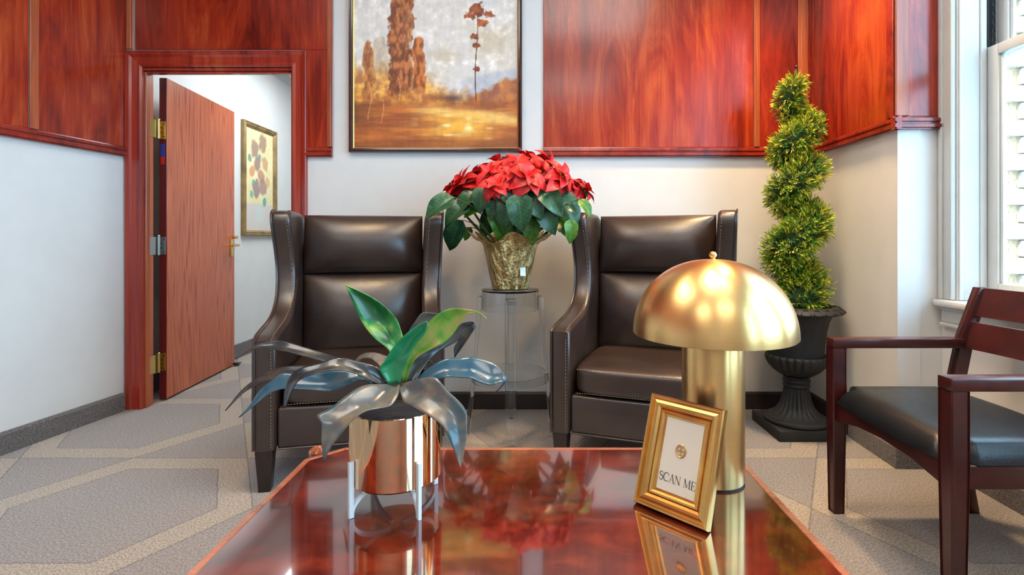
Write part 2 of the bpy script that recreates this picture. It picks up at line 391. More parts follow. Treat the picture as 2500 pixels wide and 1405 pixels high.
    def pydata(s, V, Fc):
        me = bpy.data.meshes.new('t'); me.from_pydata(V, [], Fc); s.bm.from_mesh(me); bpy.data.meshes.remove(me); return s
    def mesh(s, name, mat, smooth=True, angle=38):
        me = bpy.data.meshes.new(name); s.bm.to_mesh(me); s.bm.free()
        if smooth:
            me.polygons.foreach_set('use_smooth', [True] * len(me.polygons)); me.set_sharp_from_angle(angle=R(angle))
        me.materials.append(M[mat]); return me
    def build(s, name, mat, parent=None, smooth=True, angle=38, loc=None):
        o = bpy.data.objects.new(name, s.mesh(name, mat, smooth, angle)); COL.objects.link(o)
        if parent is not None: o.parent = parent
        if loc is not None: o.location = loc
        return o
def tag(o, label, cat=None, group=None, kind=None):
    if label: o['label'] = label
    if cat: o['category'] = cat
    if group: o['group'] = group
    if kind: o['kind'] = kind
    return o
def thing(name, label, cat, loc=(0, 0, 0), rz=0.0, group=None, kind=None):
    o = bpy.data.objects.new(name, None); COL.objects.link(o); o.empty_display_size = 0.1
    o.location = loc; o.rotation_euler = (0, 0, rz)
    return tag(o, label, cat, group, kind)
def struct(o, label, cat='wall'):
    return tag(o, label, cat, kind='structure')
def smooth_path(pts, n):                       # Catmull-Rom through pts -> n points
    P = [Vector(p) for p in pts]; P = [P[0] * 2 - P[1]] + P + [P[-1] * 2 - P[-2]]; m = len(P) - 3; out = []
    for i in range(n):
        t = i / (n - 1) * m; k = min(int(t), m - 1); u = t - k; a, b, c, d = P[k:k + 4]
        out.append(0.5 * ((2 * b) + (c - a) * u + (2 * a - 5 * b + 4 * c - d) * u * u + (3 * b - a - 3 * c + d) * u ** 3))
    return out

# ------------------------------------------------------------------ the room
YB = 3.19; HC = 3.2
# left wall runs along LA->LB, right wall RA->RB
LA, LB = Vector((-2.432, YB)), Vector((-2.86, -3.0)); LB = LA + (Vector((-2.514, 2.514)) - LA) * ((YB + 3.0) / (YB - 2.514))
RA, RB = Vector((1.665, YB)), Vector((1.632, 2.38))
def wall_frame(a, b, inward):        # matrix: local x along a->b, local y into the room, z up
    d = (b - a).normalized(); n = Vector((-d.y, d.x))
    if n.dot(inward) < 0: n = -n
    m = Matrix.Identity(4)
    m[0][0], m[1][0] = d.x, d.y; m[0][1], m[1][1] = n.x, n.y; m[0][3], m[1][3] = a.x, a.y
    return m
ML = wall_frame(LA, LB, Vector((1, 0))); LLEN = (LB - LA).length
MR = wall_frame(RA, RB, Vector((-1, 0))); RLEN = (RB - RA).length
MBK = wall_frame(Vector((0, YB)), Vector((1, YB)), Vector((0, -1)))

struct(MB().box(-4.2, 2.1, -3.1, 6.7, -0.08, 0.0).build('floor', 'carpet', smooth=False), 'grey and beige hexagon patterned carpet floor', 'floor')
struct(MB().box(-4.0, 2.2, -3.1, YB + .1, HC, HC + 0.1).build('ceiling', 'ceiling', smooth=False), 'white painted ceiling of the waiting room', 'ceiling')
wb = MB()
DX0, DX1, DZ = -2.33, -1.44, 2.044
wb.box(-2.62, DX0 - .02, YB, YB + .1, 0, HC); wb.box(DX0 - .02, DX1 + .02, YB, YB + .1, DZ, HC); wb.box(DX1 + .02, 2.0, YB, YB + .1, 0, HC)
wall_back = struct(wb.build('wall_back', 'wall', smooth=False), 'white wall behind the armchairs with wood panels above')
wall_left = struct(MB().box(0, LLEN, -.1, 0, 0, HC, Mx=ML).build('wall_left', 'wall', smooth=False), 'white wall beside the doorway with wood panels above')
wall_right = struct(MB().box(0, RLEN, -.1, 0, 0, HC, Mx=MR).build('wall_right', 'wall', smooth=False), 'cream wall behind the spiral topiary')
PYF = 2.38; XW = 1.83
wall_pier = struct(MB().box(RB.x + .002, 2.035, PYF, PYF + .12, 0, HC).build('wall_pier', 'wall', smooth=False), 'narrow pale pier between topiary corner and window')
WIN = ((1.10, 2.30), (-0.26, 0.94), (-1.62, -0.42)); WZ0, WZ1 = 0.755, 3.02
ww = MB(); ww.box(XW, 2.04, -3.0, PYF - .001, 0, WZ0 - .03); ww.box(XW, 2.04, -3.0, PYF - .001, WZ1, HC)
ww.box(XW, 2.04, 2.30, PYF - .001, WZ0 - .03, WZ1); ww.box(XW, 2.04, 0.94, 1.10, WZ0 - .03, WZ1); ww.box(XW, 2.04, -0.42, -0.26, WZ0 - .03, WZ1); ww.box(XW, 2.04, -3.0, -1.62, WZ0 - .03, WZ1)
wall_window = struct(ww.build('wall_window', 'wall', smooth=False), 'cream wall below and around the sash window')
wall_rear = struct(MB().box(-4.0, 2.1, -3.1, -3.0, 0, HC).build('wall_rear', 'wall', smooth=False), 'plain pale wall at the far end behind the table')

def moulding(mb, x0, x1, z0, z1, d, Mx):          # stepped horizontal rail, local frame x along wall, y into room
    h = z1 - z0
    prof = [(0, z0), (d * .7, z0), (d * .7, z0 + h * .10), (d, z0 + h * .14), (d, z0 + h * .38), (d * .72, z0 + h * .44), (d * .72, z0 + h * .56),
            (d * .95, z0 + h * .60), (d * .9, z0 + h * .84), (d * .5, z0 + h * .90), (d * .45, z1), (0, z1)]
    mb.prism(prof, lambda p, q, t: Vector((t, p, q)), x0, x1, Mx=Mx)
RZ0, RZ1 = 1.507, 1.566
trim_i = [0]
def trim(mb, mat, label):
    trim_i[0] += 1
    return struct(mb.build('trim_%d' % trim_i[0], mat, smooth=False), label, 'trim')
def panel(parent, x0, x1, z0, z1, Mx, th=.012):
    return MB().box(x0, x1, 0.0005, th, z0, z1, .002, 1, Mx=Mx).build('panel', 'panel', parent, smooth=False)
# back wall: over the door
MBI = MBK
def bx(px): return (px - PX) / (F / YB)
panel(wall_back, bx(333), bx(812), DZ + .105, HC - .002, MBI)
panel(wall_back, bx(748), bx(812), RZ1, DZ + .104, MBI)
panel(wall_back, bx(1327), bx(1838), RZ1, HC - .002, MBI); panel(wall_back, bx(1854), RA.x - .0005, RZ1, HC - .002, MBI)
t = MB(); moulding(t, bx(747), bx(813), RZ0, RZ1, .03, MBI); trim(t, 'rail', 'short wood rail under the panel next to the doorway')
t = MB(); moulding(t, bx(1326), RA.x - .034, RZ0, RZ1, .03, MBI); trim(t, 'rail', 'long dark red rail under the panel above the armchair')
for a, b, l in ((800, 815, 'narrow edge strip on the panel next to the doorway'), (1838, 1853, 'upright batten between two wood panels beside the topiary top'),
                (1945, 1969, 'upright corner batten behind the topiary tip'), (313, 331, 'upright corner batten above the door casing')):
    t = MB(); z0 = RZ1 if a != 313 else DZ + .105
    w = bx(b) - bx(a)
    t.box(bx(a), bx(b), .0125, .020, z0, HC - .002, .003, 1, Mx=MBI); t.box(bx(a) + w * .25, bx(b) - w * .25, .020, .026, z0, HC - .002, .002, 1, Mx=MBI)
    trim(t, 'batten', l)
# left wall panels: batten at px 65..87
def lx(px):        # distance along the left wall for a pixel column
    # solve (LA + d*t) with X/Y = (px-PX)/F
    d = (LB - LA).normalized(); k = (px - PX) / F
    return (k * LA.y - LA.x) / (d.x - k * d.y)
b0, b1 = lx(87), lx(65); step = 0.86
edges = [0.03, b0, b1]
panel(wall_left, 0.012, b0, RZ1, HC - .002, ML)
x = b1
bats = [(b0, b1)]
while x < LLEN - .2:
    e = min(x + step, LLEN - .02); panel(wall_left, x, e, RZ1, HC - .002, ML)
    if e < LLEN - .1: bats.append((e, e + (b1 - b0)))
    x = e + (b1 - b0)
for i, (a, b) in enumerate(bats):
    t = MB(); t.box(a, b, .0125, .022, RZ1, HC - .002, .003, 1, Mx=ML)
    trim(t, 'batten', 'pale upright batten between wood panels above the white wall' if i == 0 else 'upright batten on the panelled wall, number %d along from the doorway' % (i + 1))
t = MB(); moulding(t, .012, LLEN, RZ0, RZ1, .03, ML); trim(t, 'rail', 'bright red rail along the wall beside the doorway')
# right wall panel
panel(wall_right, .0135, RLEN - .05, RZ1, HC - .002, MR)
t = MB(); moulding(t, .001, RLEN + .03, RZ0, RZ1, .03, MR); trim(t, 'rail', 'dark rail under the panel beside the topiary')
t = MB(); t.box(RLEN - .05, RLEN + .0, .0125, .022, RZ1, HC - .002, .003, 1, Mx=MR); trim(t, 'rail', 'red edge strip where the panelled wall meets the pier')
# pier panel (face towards the camera at y = PYF)
MP = wall_frame(Vector((RB.x, PYF)), Vector((RB.x + 1, PYF)), Vector((0, -1)))
PW = XW - RB.x
panel(wall_pier, .037, PW - .012, RZ1, HC - .002, MP)
t = MB(); moulding(t, -.03, PW + .004, RZ0, RZ1, .03, MP); trim(t, 'rail', 'pinkish rail around the pier next to the window')
t = MB(); t.box(-.022, .036, .0125, .022, RZ1, HC - .002, .003, 1, Mx=MP); trim(t, 'batten', 'pinkish upright batten on the pier edge')
t = MB(); t.box(PW - .012, PW + .0, .0, .016, RZ1, HC - .002, .002, 1, Mx=MP); trim(t, 'rail', 'dark edge strip of the pier panel beside the window casing')

# baseboards
bb = MB()
def base_run(mb, a, b, Mx, h=.103, d=.014): mb.prism([(0, 0), (d, 0), (d, h - .012), (d * .5, h), (0, h)], lambda p, q, t: Vector((t, p, q)), a, b, Mx=Mx)
base_run(bb, bx(748), RA.x - .002, MBI)
struct(bb.build('baseboard_back', 'base_dark', smooth=False), 'dark brown baseboard behind the armchairs and clear stool', 'baseboard')
bb = MB(); base_run(bb, .03, LLEN, ML, .105, .022)
struct(bb.build('baseboard_left', 'carpet_base', smooth=False), 'carpet covered baseboard along the white wall beside the doorway', 'baseboard')
bb = MB(); base_run(bb, .015, .45, MR)
struct(bb.build('baseboard_right', 'base_dark', smooth=False), 'dark baseboard in the corner behind the urn', 'baseboard')
bb = MB(); base_run(bb, .45, RLEN + .02, MR, .10, .022); base_run(bb, -.022, PW, MP, .10, .022)
MWN = wall_frame(Vector((XW, PYF)), Vector((XW, 0)), Vector((-1, 0)))
base_run(bb, .0, 5.3, MWN, .10, .022)
struct(bb.build('baseboard_window', 'carpet_base', smooth=False), 'carpet covered baseboard under the window and pier', 'baseboard')

# ------------------------------------------------------------------ hall behind the doorway
HX = -2.52
struct(MB().box(HX - .1, HX, YB + .1, 6.6, 0, 2.66).build('wall_hall_side', 'wall', smooth=False), 'white hall wall with the small framed print')
struct(MB().box(HX - .1, 1.0, 6.5, 6.6, 0, 2.66).build('wall_hall_end', 'wall', smooth=False), 'white end wall of the hall beyond the door')
struct(MB().box(0.6, 0.7, YB + .1, 6.5, 0, 2.66).build('wall_hall_far', 'wall', smooth=False), 'white hall wall hidden beyond the doorway')
struct(MB().box(HX - .1, 0.7, YB + .1, 6.6, 2.66, 2.74).build('ceiling_hall', 'ceiling', smooth=False), 'white ceiling of the hall beyond the door', 'ceiling')
bb = MB(); bb.box(HX, HX + .018, YB + .1, 6.5, 0, .118, .003, 1)
struct(bb.build('baseboard_hall', 'carpet_base', smooth=False), 'carpet covered baseboard in the hall past the open door', 'baseboard')
cr = MB(); cr.prism([(0, 2.60), (.05, 2.66), (0, 2.66)], lambda p, q, t: Vector((HX + p, t, q)), YB + .1, 6.5)
trim(cr, 'white_trim', 'white crown moulding in the hall')

# door frame, casing, slab
door = thing('door_1', 'open oak slab door on brass hinges in red casing', 'door', (DX0, YB, 0), 0, kind='structure')
def cas_prof(w): return [(0, 0), (0, .012), (w * .12, .020), (w * .3, .014), (w * .62, .017), (w * .75, .026), (w * .95, .030), (w, .026), (w, 0)]
CWD = .094; OW = DX1 - DX0
def casing_run(name, p0, p1, out, miter):
    # p0->p1 inner edge (x,z), out = outward unit (x,z); corners mitred at top
    mb = MB(); V, Fc = [], []; pr = cas_prof(CWD)
    for (p, mi) in ((p0, miter[0]), (p1, miter[1])):
        for w, d in pr: V.append((p[0] + out[0] * w + mi[0] * w, -d, p[1] + out[1] * w + mi[1] * w))
    n = len(pr)
    for i in range(n - 1): Fc.append((i, i + 1, n + i + 1, n + i))
    Fc += [tuple(range(n))[::-1], tuple(range(n, 2 * n))]
    mb.pydata(V, Fc); bmesh.ops.recalc_face_normals(mb.bm, faces=mb.bm.faces)
    return mb.build(name, 'casing', door, smooth=False)
casing_run('casing', (0, 0), (0, DZ), (-1, 0), ((0, 0), (0, 1)))
casing_run('casing', (OW, 0), (OW, DZ), (1, 0), ((0, 0), (0, 1)))
casing_run('casing', (0, DZ), (OW, DZ), (0, 1), ((-1, 0), (1, 0)))
for a, b in ((-.0195, .0), (OW, OW + .0195)):
    mb = MB(); mb.box(a, b, -.004, .085, 0, DZ - .019, .003, 1)
    s0, s1 = (b, b + .010) if a < .1 else (a - .010, a)
    mb.box(s0, s1, .008, .042, 0, DZ - .019, .003, 1); mb.build('jamb', 'batten', door, smooth=False)
mb = MB(); mb.box(-.018, OW + .018, -.004, .085, DZ - .018, DZ - .0005, .003, 1); mb.box(.012, OW - .012, .008, .042, DZ - .03, DZ - .018, .003, 1); mb.build('head_jamb', 'casing', door, smooth=False)
# slab: local frame with x along width away from hinge, y = thickness
hd = Vector((-0.085, 0.92)).normalized(); ho = Vector((-2.298, 3.345))
MS = Matrix.Identity(4); MS[0][0], MS[1][0] = hd.x, hd.y; MS[0][1], MS[1][1] = -hd.y, hd.x; MS[0][3], MS[1][3] = ho.x - DX0, ho.y - YB
DW = .915
mb = MB(); mb.box(.0015, DW, 0, .044, .012, 2.03, .002, 1, Mx=MS); slab = mb.build('door_slab', 'door', door, smooth=False)
MB().box(0, .0012, .001, .043, .013, 2.029, Mx=MS).build('slab_edge', 'door_edge', slab, smooth=False)
for z, mt in ((1.70, 'brass'), (.975, 'steel'), (.245, 'brass')):
    mb = MB(); mb.box(.0003, .0025, .045, .10, z - .055, z + .055)            # leaf on the jamb
    mb.box(-.003, -.0005, .004, .042, z - .055, z + .055, Mx=MS)                # leaf on the slab edge
    mb.box(-.03, -.001, .040, .0425, z - .055, z + .055, Mx=MS)
    mb.tube([(.008, .118, z - .058), (.008, .118, z + .058)], .008, 12)
    for q in (-.02, .02): mb.tube([(.008, .118, z + q - .001), (.008, .118, z + q + .001)], .0086, 12)
    mb.sphere((.008, .118, z + .06), .009)
    h = mb.build('hinge', mt, slab)
    sc = MB()
    for dz in (-.04, -.014, .014, .04): sc.tube([MS @ Vector((-.0035, .014 if dz * dz > .001 else .03, z + dz)), MS @ Vector((-.006, .014 if dz * dz > .001 else .03, z + dz))], .004, 8)
    sc.build('screw', 'black', h)
for z0, z1, c in ((1.535, 1.615, (0.005, 0.04, 0.28)), (1.485, 1.533, (0.5, 0.01, 0.01))):
    nm = 'blue_print' if c[2] > .1 else 'red_print'
    M[nm] = plain(nm, c, 0.4)
    MB().box(-.002, -.0008, .012, .034, z0, z1, .0008, 1, Mx=MS).build('edge_sticker', nm, slab, smooth=False)
# lever set on the room side face (local y<0) near the free edge
mb = MB(); mb.box(DW - .075, DW - .03, -.008, 0, .875, 1.025, .003, 2, Mx=MS)
plate = mb.build('handle_plate', 'brass', slab)
mb = MB(); mb.tube([MS @ Vector((DW - .05, -.006, .965)), MS @ Vector((DW - .05, -.055, .965))], .009, 12)
mb.tube([MS @ Vector((DW - .05, -.052, .965)), MS @ Vector((DW - .10, -.055, .963)), MS @ Vector((DW - .155, -.052, .960))], [.011, .009, .008], 12)
mb.build('lever', 'brass', plate)
mb = MB(); mb.box(DW - .07, DW - .032, -.045, -.008, 1.015, 1.04, .004, 2, Mx=MS); mb.build('lock_turn', 'brass', plate)
mb = MB(); mb.tube([MS @ Vector((DW - .03, -.02, .02)), MS @ Vector((DW + .06, -.02, .012))], [.022, .008], 10, flat=.5); mb.build('door_wedge', 'black', door)

# ------------------------------------------------------------------ windows
def bxm(mb, *a, **k): mb.box(*a, **k)
def make_window(i, y0, y1, label):
    w = thing('window_%d' % i, label, 'window', (XW, (y0 + y1) / 2, WZ0), 0, kind='structure')
    def B(*a, **k):
        x0, x1, ya, yb, z0, z1 = a; c = w.location
        return (x0 - c.x, x1 - c.x, ya - c.y, yb - c.y, z0 - c.z, z1 - c.z)
    def one(name, boxes, mat, parent=w, bev=.004):
        mb = MB()
        for b in boxes: mb.box(*B(*b), bev, 2)
        return mb.build(name, mat, parent)
    for ya, yb, s in ((y1, y1 + .072, 1), (y0 - .072, y0, -1)):
        one('casing', [(XW - .016, XW, ya, yb, WZ0 - .0, WZ1 + .09), (XW - .026, XW - .014, (yb - .022) if s > 0 else ya, yb if s > 0 else ya + .022, WZ0, WZ1 + .09),
                       (XW - .022, XW - .014, ya if s > 0 else yb - .012, ya + .012 if s > 0 else yb, WZ0, WZ1 + .09)], 'white_trim')
    one('head_casing', [(XW - .02, XW, y0 - .08, y1 + .08, WZ1 + .001, WZ1 + .09)], 'white_trim')
    one('stool', [(XW - .055, XW + .12, y0 - .11, y1 + .066, WZ0 - .03, WZ0 - .001)], 'white_trim', bev=.008)
    one('apron', [(XW - .022, XW - .001, y0 - .08, y1 + .058, WZ0 - .10, WZ0 - .031), (XW - .034, XW - .001, y0 - .085, y1 + .062, WZ0 - .045, WZ0 - .0305),
                  (XW - .03, XW - .001, y0 - .085, y1 + .060, WZ0 - .118, WZ0 - .10)], 'white_trim', bev=.006)
    XS = XW + .125                                     # sash plane
    for yj, s in ((y1, -1), (y0, 1)):                  # panelled reveals
        a, b = sorted((yj, yj + s * .008)); mb = MB()
        mb.box(*B(XW, XS + .084, a, b, WZ0, WZ1), 0)
        for xa, xb in ((XW + .004, XW + .024), (XS - .03, XS - .004)): mb.box(*B(xa, xb, *sorted((yj + s * .008, yj + s * .014)), WZ0 + .0, WZ1), .002, 1)
        mb.box(*B(XW + .024, XS - .03, *sorted((yj + s * .008, yj + s * .013)), WZ0, WZ0 + .03), .002, 1)
        mb.build('reveal', 'white_trim', w, smooth=False)
    one('head_reveal', [(XW, XS + .09, y0, y1, WZ1 - .012, WZ1 - .001)], 'white_trim')
    zm = 1.822
    def sash(name, xs, z0, z1, brail, trail):
        ya, yb = y0 + .012, y1 - .012
        mb = MB(); S = .05
        mb.box(*B(xs, xs + .038, ya, ya + S, z0, z1), .004, 2); mb.box(*B(xs, xs + .038, yb - S, yb, z0, z1), .004, 2)
        mb.box(*B(xs, xs + .038, ya + S, yb - S, z0, z0 + brail), .004, 2); mb.box(*B(xs, xs + .038, ya + S, yb - S, z1 - trail, z1), .004, 2)
        for q in (0, 1):
            yy = (ya + S, ya + S + .012) if q == 0 else (yb - S - .012, yb - S)
            mb.box(*B(xs + .010, xs + .026, *yy, z0 + brail, z1 - trail), .003, 1)
        fr = mb.build(name, 'white_trim', w)
        MB().box(*B(xs + .016, xs + .021, ya + S + .002, yb - S - .002, z0 + brail + .001, z1 - trail - .001)).build('pane', 'glass', fr, smooth=False)
        # hexagonal safety wire inside the pane
        V, E = [], []; a = .0135; mbw = MB()
        Y0, Y1, Z0, Z1 = ya + S + .004, yb - S - .004, z0 + brail + .003, z1 - trail - .003
        r = .00042; c = w.location; rows = int((Z1 - Z0) / (1.5 * a)); cols = int((Y1 - Y0) / (math.sqrt(3) * a)); X = xs + .0185 - c.x
        Vv, Ff = [], []
        def seg(p, q):
            d = Vector((0, q[0] - p[0], q[1] - p[1])); n = Vector((0, -d.z, d.y)).normalized() * r; k = len(Vv)
            for pt in (p, q):
                P0 = Vector((X, pt[0] - c.y, pt[1] - c.z)); Vv.extend([P0 + n, P0 - n * .5 + Vector((r, 0, 0)), P0 - n * .5 - Vector((r, 0, 0))])
            for j in range(3): Ff.append((k + j, k + (j + 1) % 3, k + 3 + (j + 1) % 3, k + 3 + j))
        for rr in range(rows):
            for cc in range(cols):
                oy = Y0 + math.sqrt(3) * a * (cc + .5 * (rr % 2)); oz = Z0 + 1.5 * a * rr + a
                if oy + a > Y1 or oz + a > Z1: continue
                h = math.sqrt(3) / 2 * a
                p = [(oy - h, oz - a / 2), (oy, oz - a), (oy + h, oz - a / 2), (oy + h, oz + a / 2)]
                for q in range(3): seg(p[q], p[q + 1])
        mbw.pydata([tuple(v) for v in Vv], Ff)
        tag(mbw.build('safety_wire', 'wire', fr, smooth=False), 'hexagonal wire mesh cast in the glass', kind='stuff')
        return fr
    lo = sash('lower_sash', XS, WZ0 + .002, zm + .022, .075, .045)
    sash('upper_sash', XS + .042, zm - .022, WZ1 - .014, .045, .06)
    mb = MB(); mb.box(*B(XS - .008, XS, (y0 + y1) / 2 - .05, (y0 + y1) / 2 + .05, zm - .01, zm + .012), .003, 2); mb.build('sash_lock', 'brass', lo)
    mb = MB()                                            # lift handles on the bottom rail
    for yy in (y1 - .16, y0 + .16): mb.box(*B(XS - .016, XS, yy - .03, yy + .03, WZ0 + .028, WZ0 + .046), .005, 2)
    mb.build('sash_lift', 'white_trim', lo)
    mb = MB()
    for s in (1, -1):                                    # sash chain in the far groove
        yy = (y1 - .024) if s > 0 else (y0 + .024); z = zm + .03; k = 0
        while z < WZ1 - .03:
            pts = []
            for j in range(10):
                an = 2 * math.pi * j / 10; ex = .0055 * math.cos(an); ez = .0125 * math.sin(an)
                pts.append(Vector((XS + .018 - w.location.x + (ex if k % 2 else 0), yy - w.location.y + (0 if k % 2 else ex), z + ez - w.location.z)))
            mb.tube(pts, .0022, 5, closed=True); z += .019; k += 1
    tag(mb.build('sash_chain', 'black', w), 'black sash chain')
    mb = MB()
    for yy in (y1 - .012, y0 + .002): mb.box(*B(XS + .001, XS + .036, yy, yy + .010, zm + .024, WZ1 - .014))
    mb.build('chain_groove', 'black', w, smooth=False)
    return w
make_window(1, *WIN[0], 'white sash window with wired glass beside the pier')
make_window(2, *WIN[1], 'second white sash window further along, past the guest chair')
make_window(3, *WIN[2], 'added white sash window for extra daylight, farthest from the pier')  # unseen window, added to throw cool daylight on the left and back walls

# ------------------------------------------------------------------ outside
struct(MB().box(2.2, 12, -6, 12, -.7, -.6).build('ground_exterior', 'asphalt', smooth=False), 'pale paving outside the window', 'ground')
YE = 5.5; bldg = thing('exterior_building', 'cream stone building seen through the wired window glass', 'building', (6.2, YE, -.6))
MB().box(-1.22, 2.4, .03, .3, 0, 5.6).build('wall_core', 'mortar', bldg, smooth=False)
bm_cache = {}
course = .178; z = 0.004; k = 0
while z < 5.4:
    x = -1.30 + (0 if k % 2 else .14)
    first = True
    while x < 2.35:
        wd = .40 if not first else (.36 if k % 2 else .22)
        key = round(wd, 2)
        if key not in bm_cache: bm_cache[key] = MB().box(0, wd - .014, 0, .12, 0, course - .014, .006, 1).mesh('brick', 'stone', False)
        o = bpy.data.objects.new('brick', bm_cache[key]); COL.objects.link(o); o.parent = bldg
        o.location = (x, -.03 + random.uniform(-.008, .008), z); x += wd; first = False
    z += course; k += 1
lampx = thing('exterior_lamp', 'small green metal lamp on the stone building outside', 'lamp', (5.08, YE - .09, 2.87))
mb = MB(); mb.lathe([(0.0, .06), (.03, .058), (.10, .02), (.13, -.02), (.12, -.02), (.03, .04)], 20, (0, -.12, 0)); mb.build('shade', 'green_metal', lampx)
MB().tube([(0, .04, .03), (0, -.06, .09), (0, -.12, .06)], .012, 8).build('arm', 'green_metal', lampx)

# ------------------------------------------------------------------ added ceiling fill panels, downlights
def fill_panel(x, y, z, label, w=1.1, mat='diffuser'):  # unseen glowing panels, added as soft fill light for room and hall
    t = thing('fill_panel', label, 'light', (x, y, z), 0, 'added ceiling fill panels')
    mb = MB(); h = w / 2
    for a in ((-h, h, -h, -h + .03), (-h, h, h - .03, h), (-h, -h + .03, -h + .03, h - .03), (h - .03, h, -h + .03, h - .03)): mb.box(*a, -.015, -.001, .002, 1)
    mb.build('frame', 'white_trim', t, smooth=False)
    MB().box(-h + .03, h - .03, -h + .03, h - .03, -.010, -.002).build('diffuser', mat, t, smooth=False)
fill_panel(-1.2, 1.2, HC, 'added square fill panel over the walkway to the door')
fill_panel(.55, 1.2, HC, 'added square fill panel over the coffee table')
fill_panel(-1.2, -1.2, HC, 'added square fill panel behind the table, beside the panelled wall')
fill_panel(.55, -1.2, HC, 'added square fill panel behind the table, beside the windows')
fill_panel(-1.5, 4.6, 2.66, 'added square fill panel in the hall', 1.1, 'hall_fill_diffuser')
def downlight(x, y, label, e=SPOT_E):
    t = thing('recessed_downlight', label, 'light', (x, y, HC), 0, 'warm recessed downlights')
    MB().lathe([(.075, -.001), (.075, -.010), (.058, -.014), (.052, -.004), (.052, -.001)], 28).build('trim_ring', 'white_trim', t)
    MB().lathe([(0, -.006), (.05, -.006), (.05, -.002), (0, -.002)], 24).build('bulb', 'bulb', t)
    l = bpy.data.lights.new('downlight_beam', 'SPOT'); l.energy = e; l.color = (1.0, .66, .32); l.spot_size = R(100); l.spot_blend = .9; l.shadow_soft_size = .12
    o = bpy.data.objects.new('downlight_beam', l); COL.objects.link(o); o.parent = t; o.location = (0, 0, -.03)
downlight(-.75, 1.85, 'round warm downlight in front of the armchair nearest the door')
downlight(.55, 1.85, 'round warm downlight above the coffee table edge')
downlight(1.25, 2.50, 'round warm downlight above the topiary', SPOT_E * 3.2)

# ------------------------------------------------------------------ coffee table
TH = .45
TX0, TX1, TY0, TY1, TC = -.593, .545, .33, 1.462, .078
tc = Vector(((TX0 + TX1) / 2, (TY0 + TY1) / 2, 0))
table = thing('coffee_table', 'glossy red burl coffee table with clipped corners', 'table', tc)
hx, hy = (TX1 - TX0) / 2, (TY1 - TY0) / 2
def octo(i, c=TC):
    x, y = hx - i, hy - i; k = c - i * .586
    return [(-x + k, -y), (x - k, -y), (x, -y + k), (x, y - k), (x - k, y), (-x + k, y), (-x, y - k), (-x, -y + k)]
zf = lambda p, q, t: Vector((p, q, t))
MB().prism(octo(.0165), zf, TH - .028, TH - .0004).build('tabletop', 'burl', table, smooth=False)
ob, ib = octo(0), octo(.016)
for i in range(8):
    j = (i + 1) % 8; quad = [ob[i], ob[j], ib[j], ib[i]]
    MB().prism(quad, zf, TH - .03, TH, .0015, 1).build('edge_band', 'band', table, smooth=False)
for a in ((-hx + .08, hx - .08, -hy + .05, -hy + .07), (-hx + .08, hx - .08, hy - .07, hy - .05), (-hx + .05, -hx + .07, -hy + .08, hy - .08), (hx - .07, hx - .05, -hy + .08, hy - .08)):
    MB().box(*a, TH - .14, TH - .031, .003, 1).build('apron', 'apron', table)
for sx in (-1, 1):
    for sy in (-1, 1):
        cx, cy = sx * (hx - .022), sy * (hy - .022)
        prof = [(0, 0), (.030, 0), (.032, .02), (.024, .05), (.020, .12), (.028, .2), (.030, .27), (.024, .30), (.022, .33), (.022, TH - .05), (.0225, TH - .034), (.0, TH - .034)]
        leg = MB().lathe(prof, 24, (cx * .93, cy * .93, 0)).build('leg', 'apron', table)
        MB().lathe([(0, TH - .022), (.020, TH - .022), (.026, TH - .016), (.0265, TH - .004), (.022, TH + .002), (.0185, TH - .001), (.015, TH + .005), (.011, TH + .001), (.007, TH + .008), (.0, TH + .011)],
                   32, (sx * (hx - .012), sy * (hy - .012), 0)).build('corner_rosette', 'copper_wood', leg)

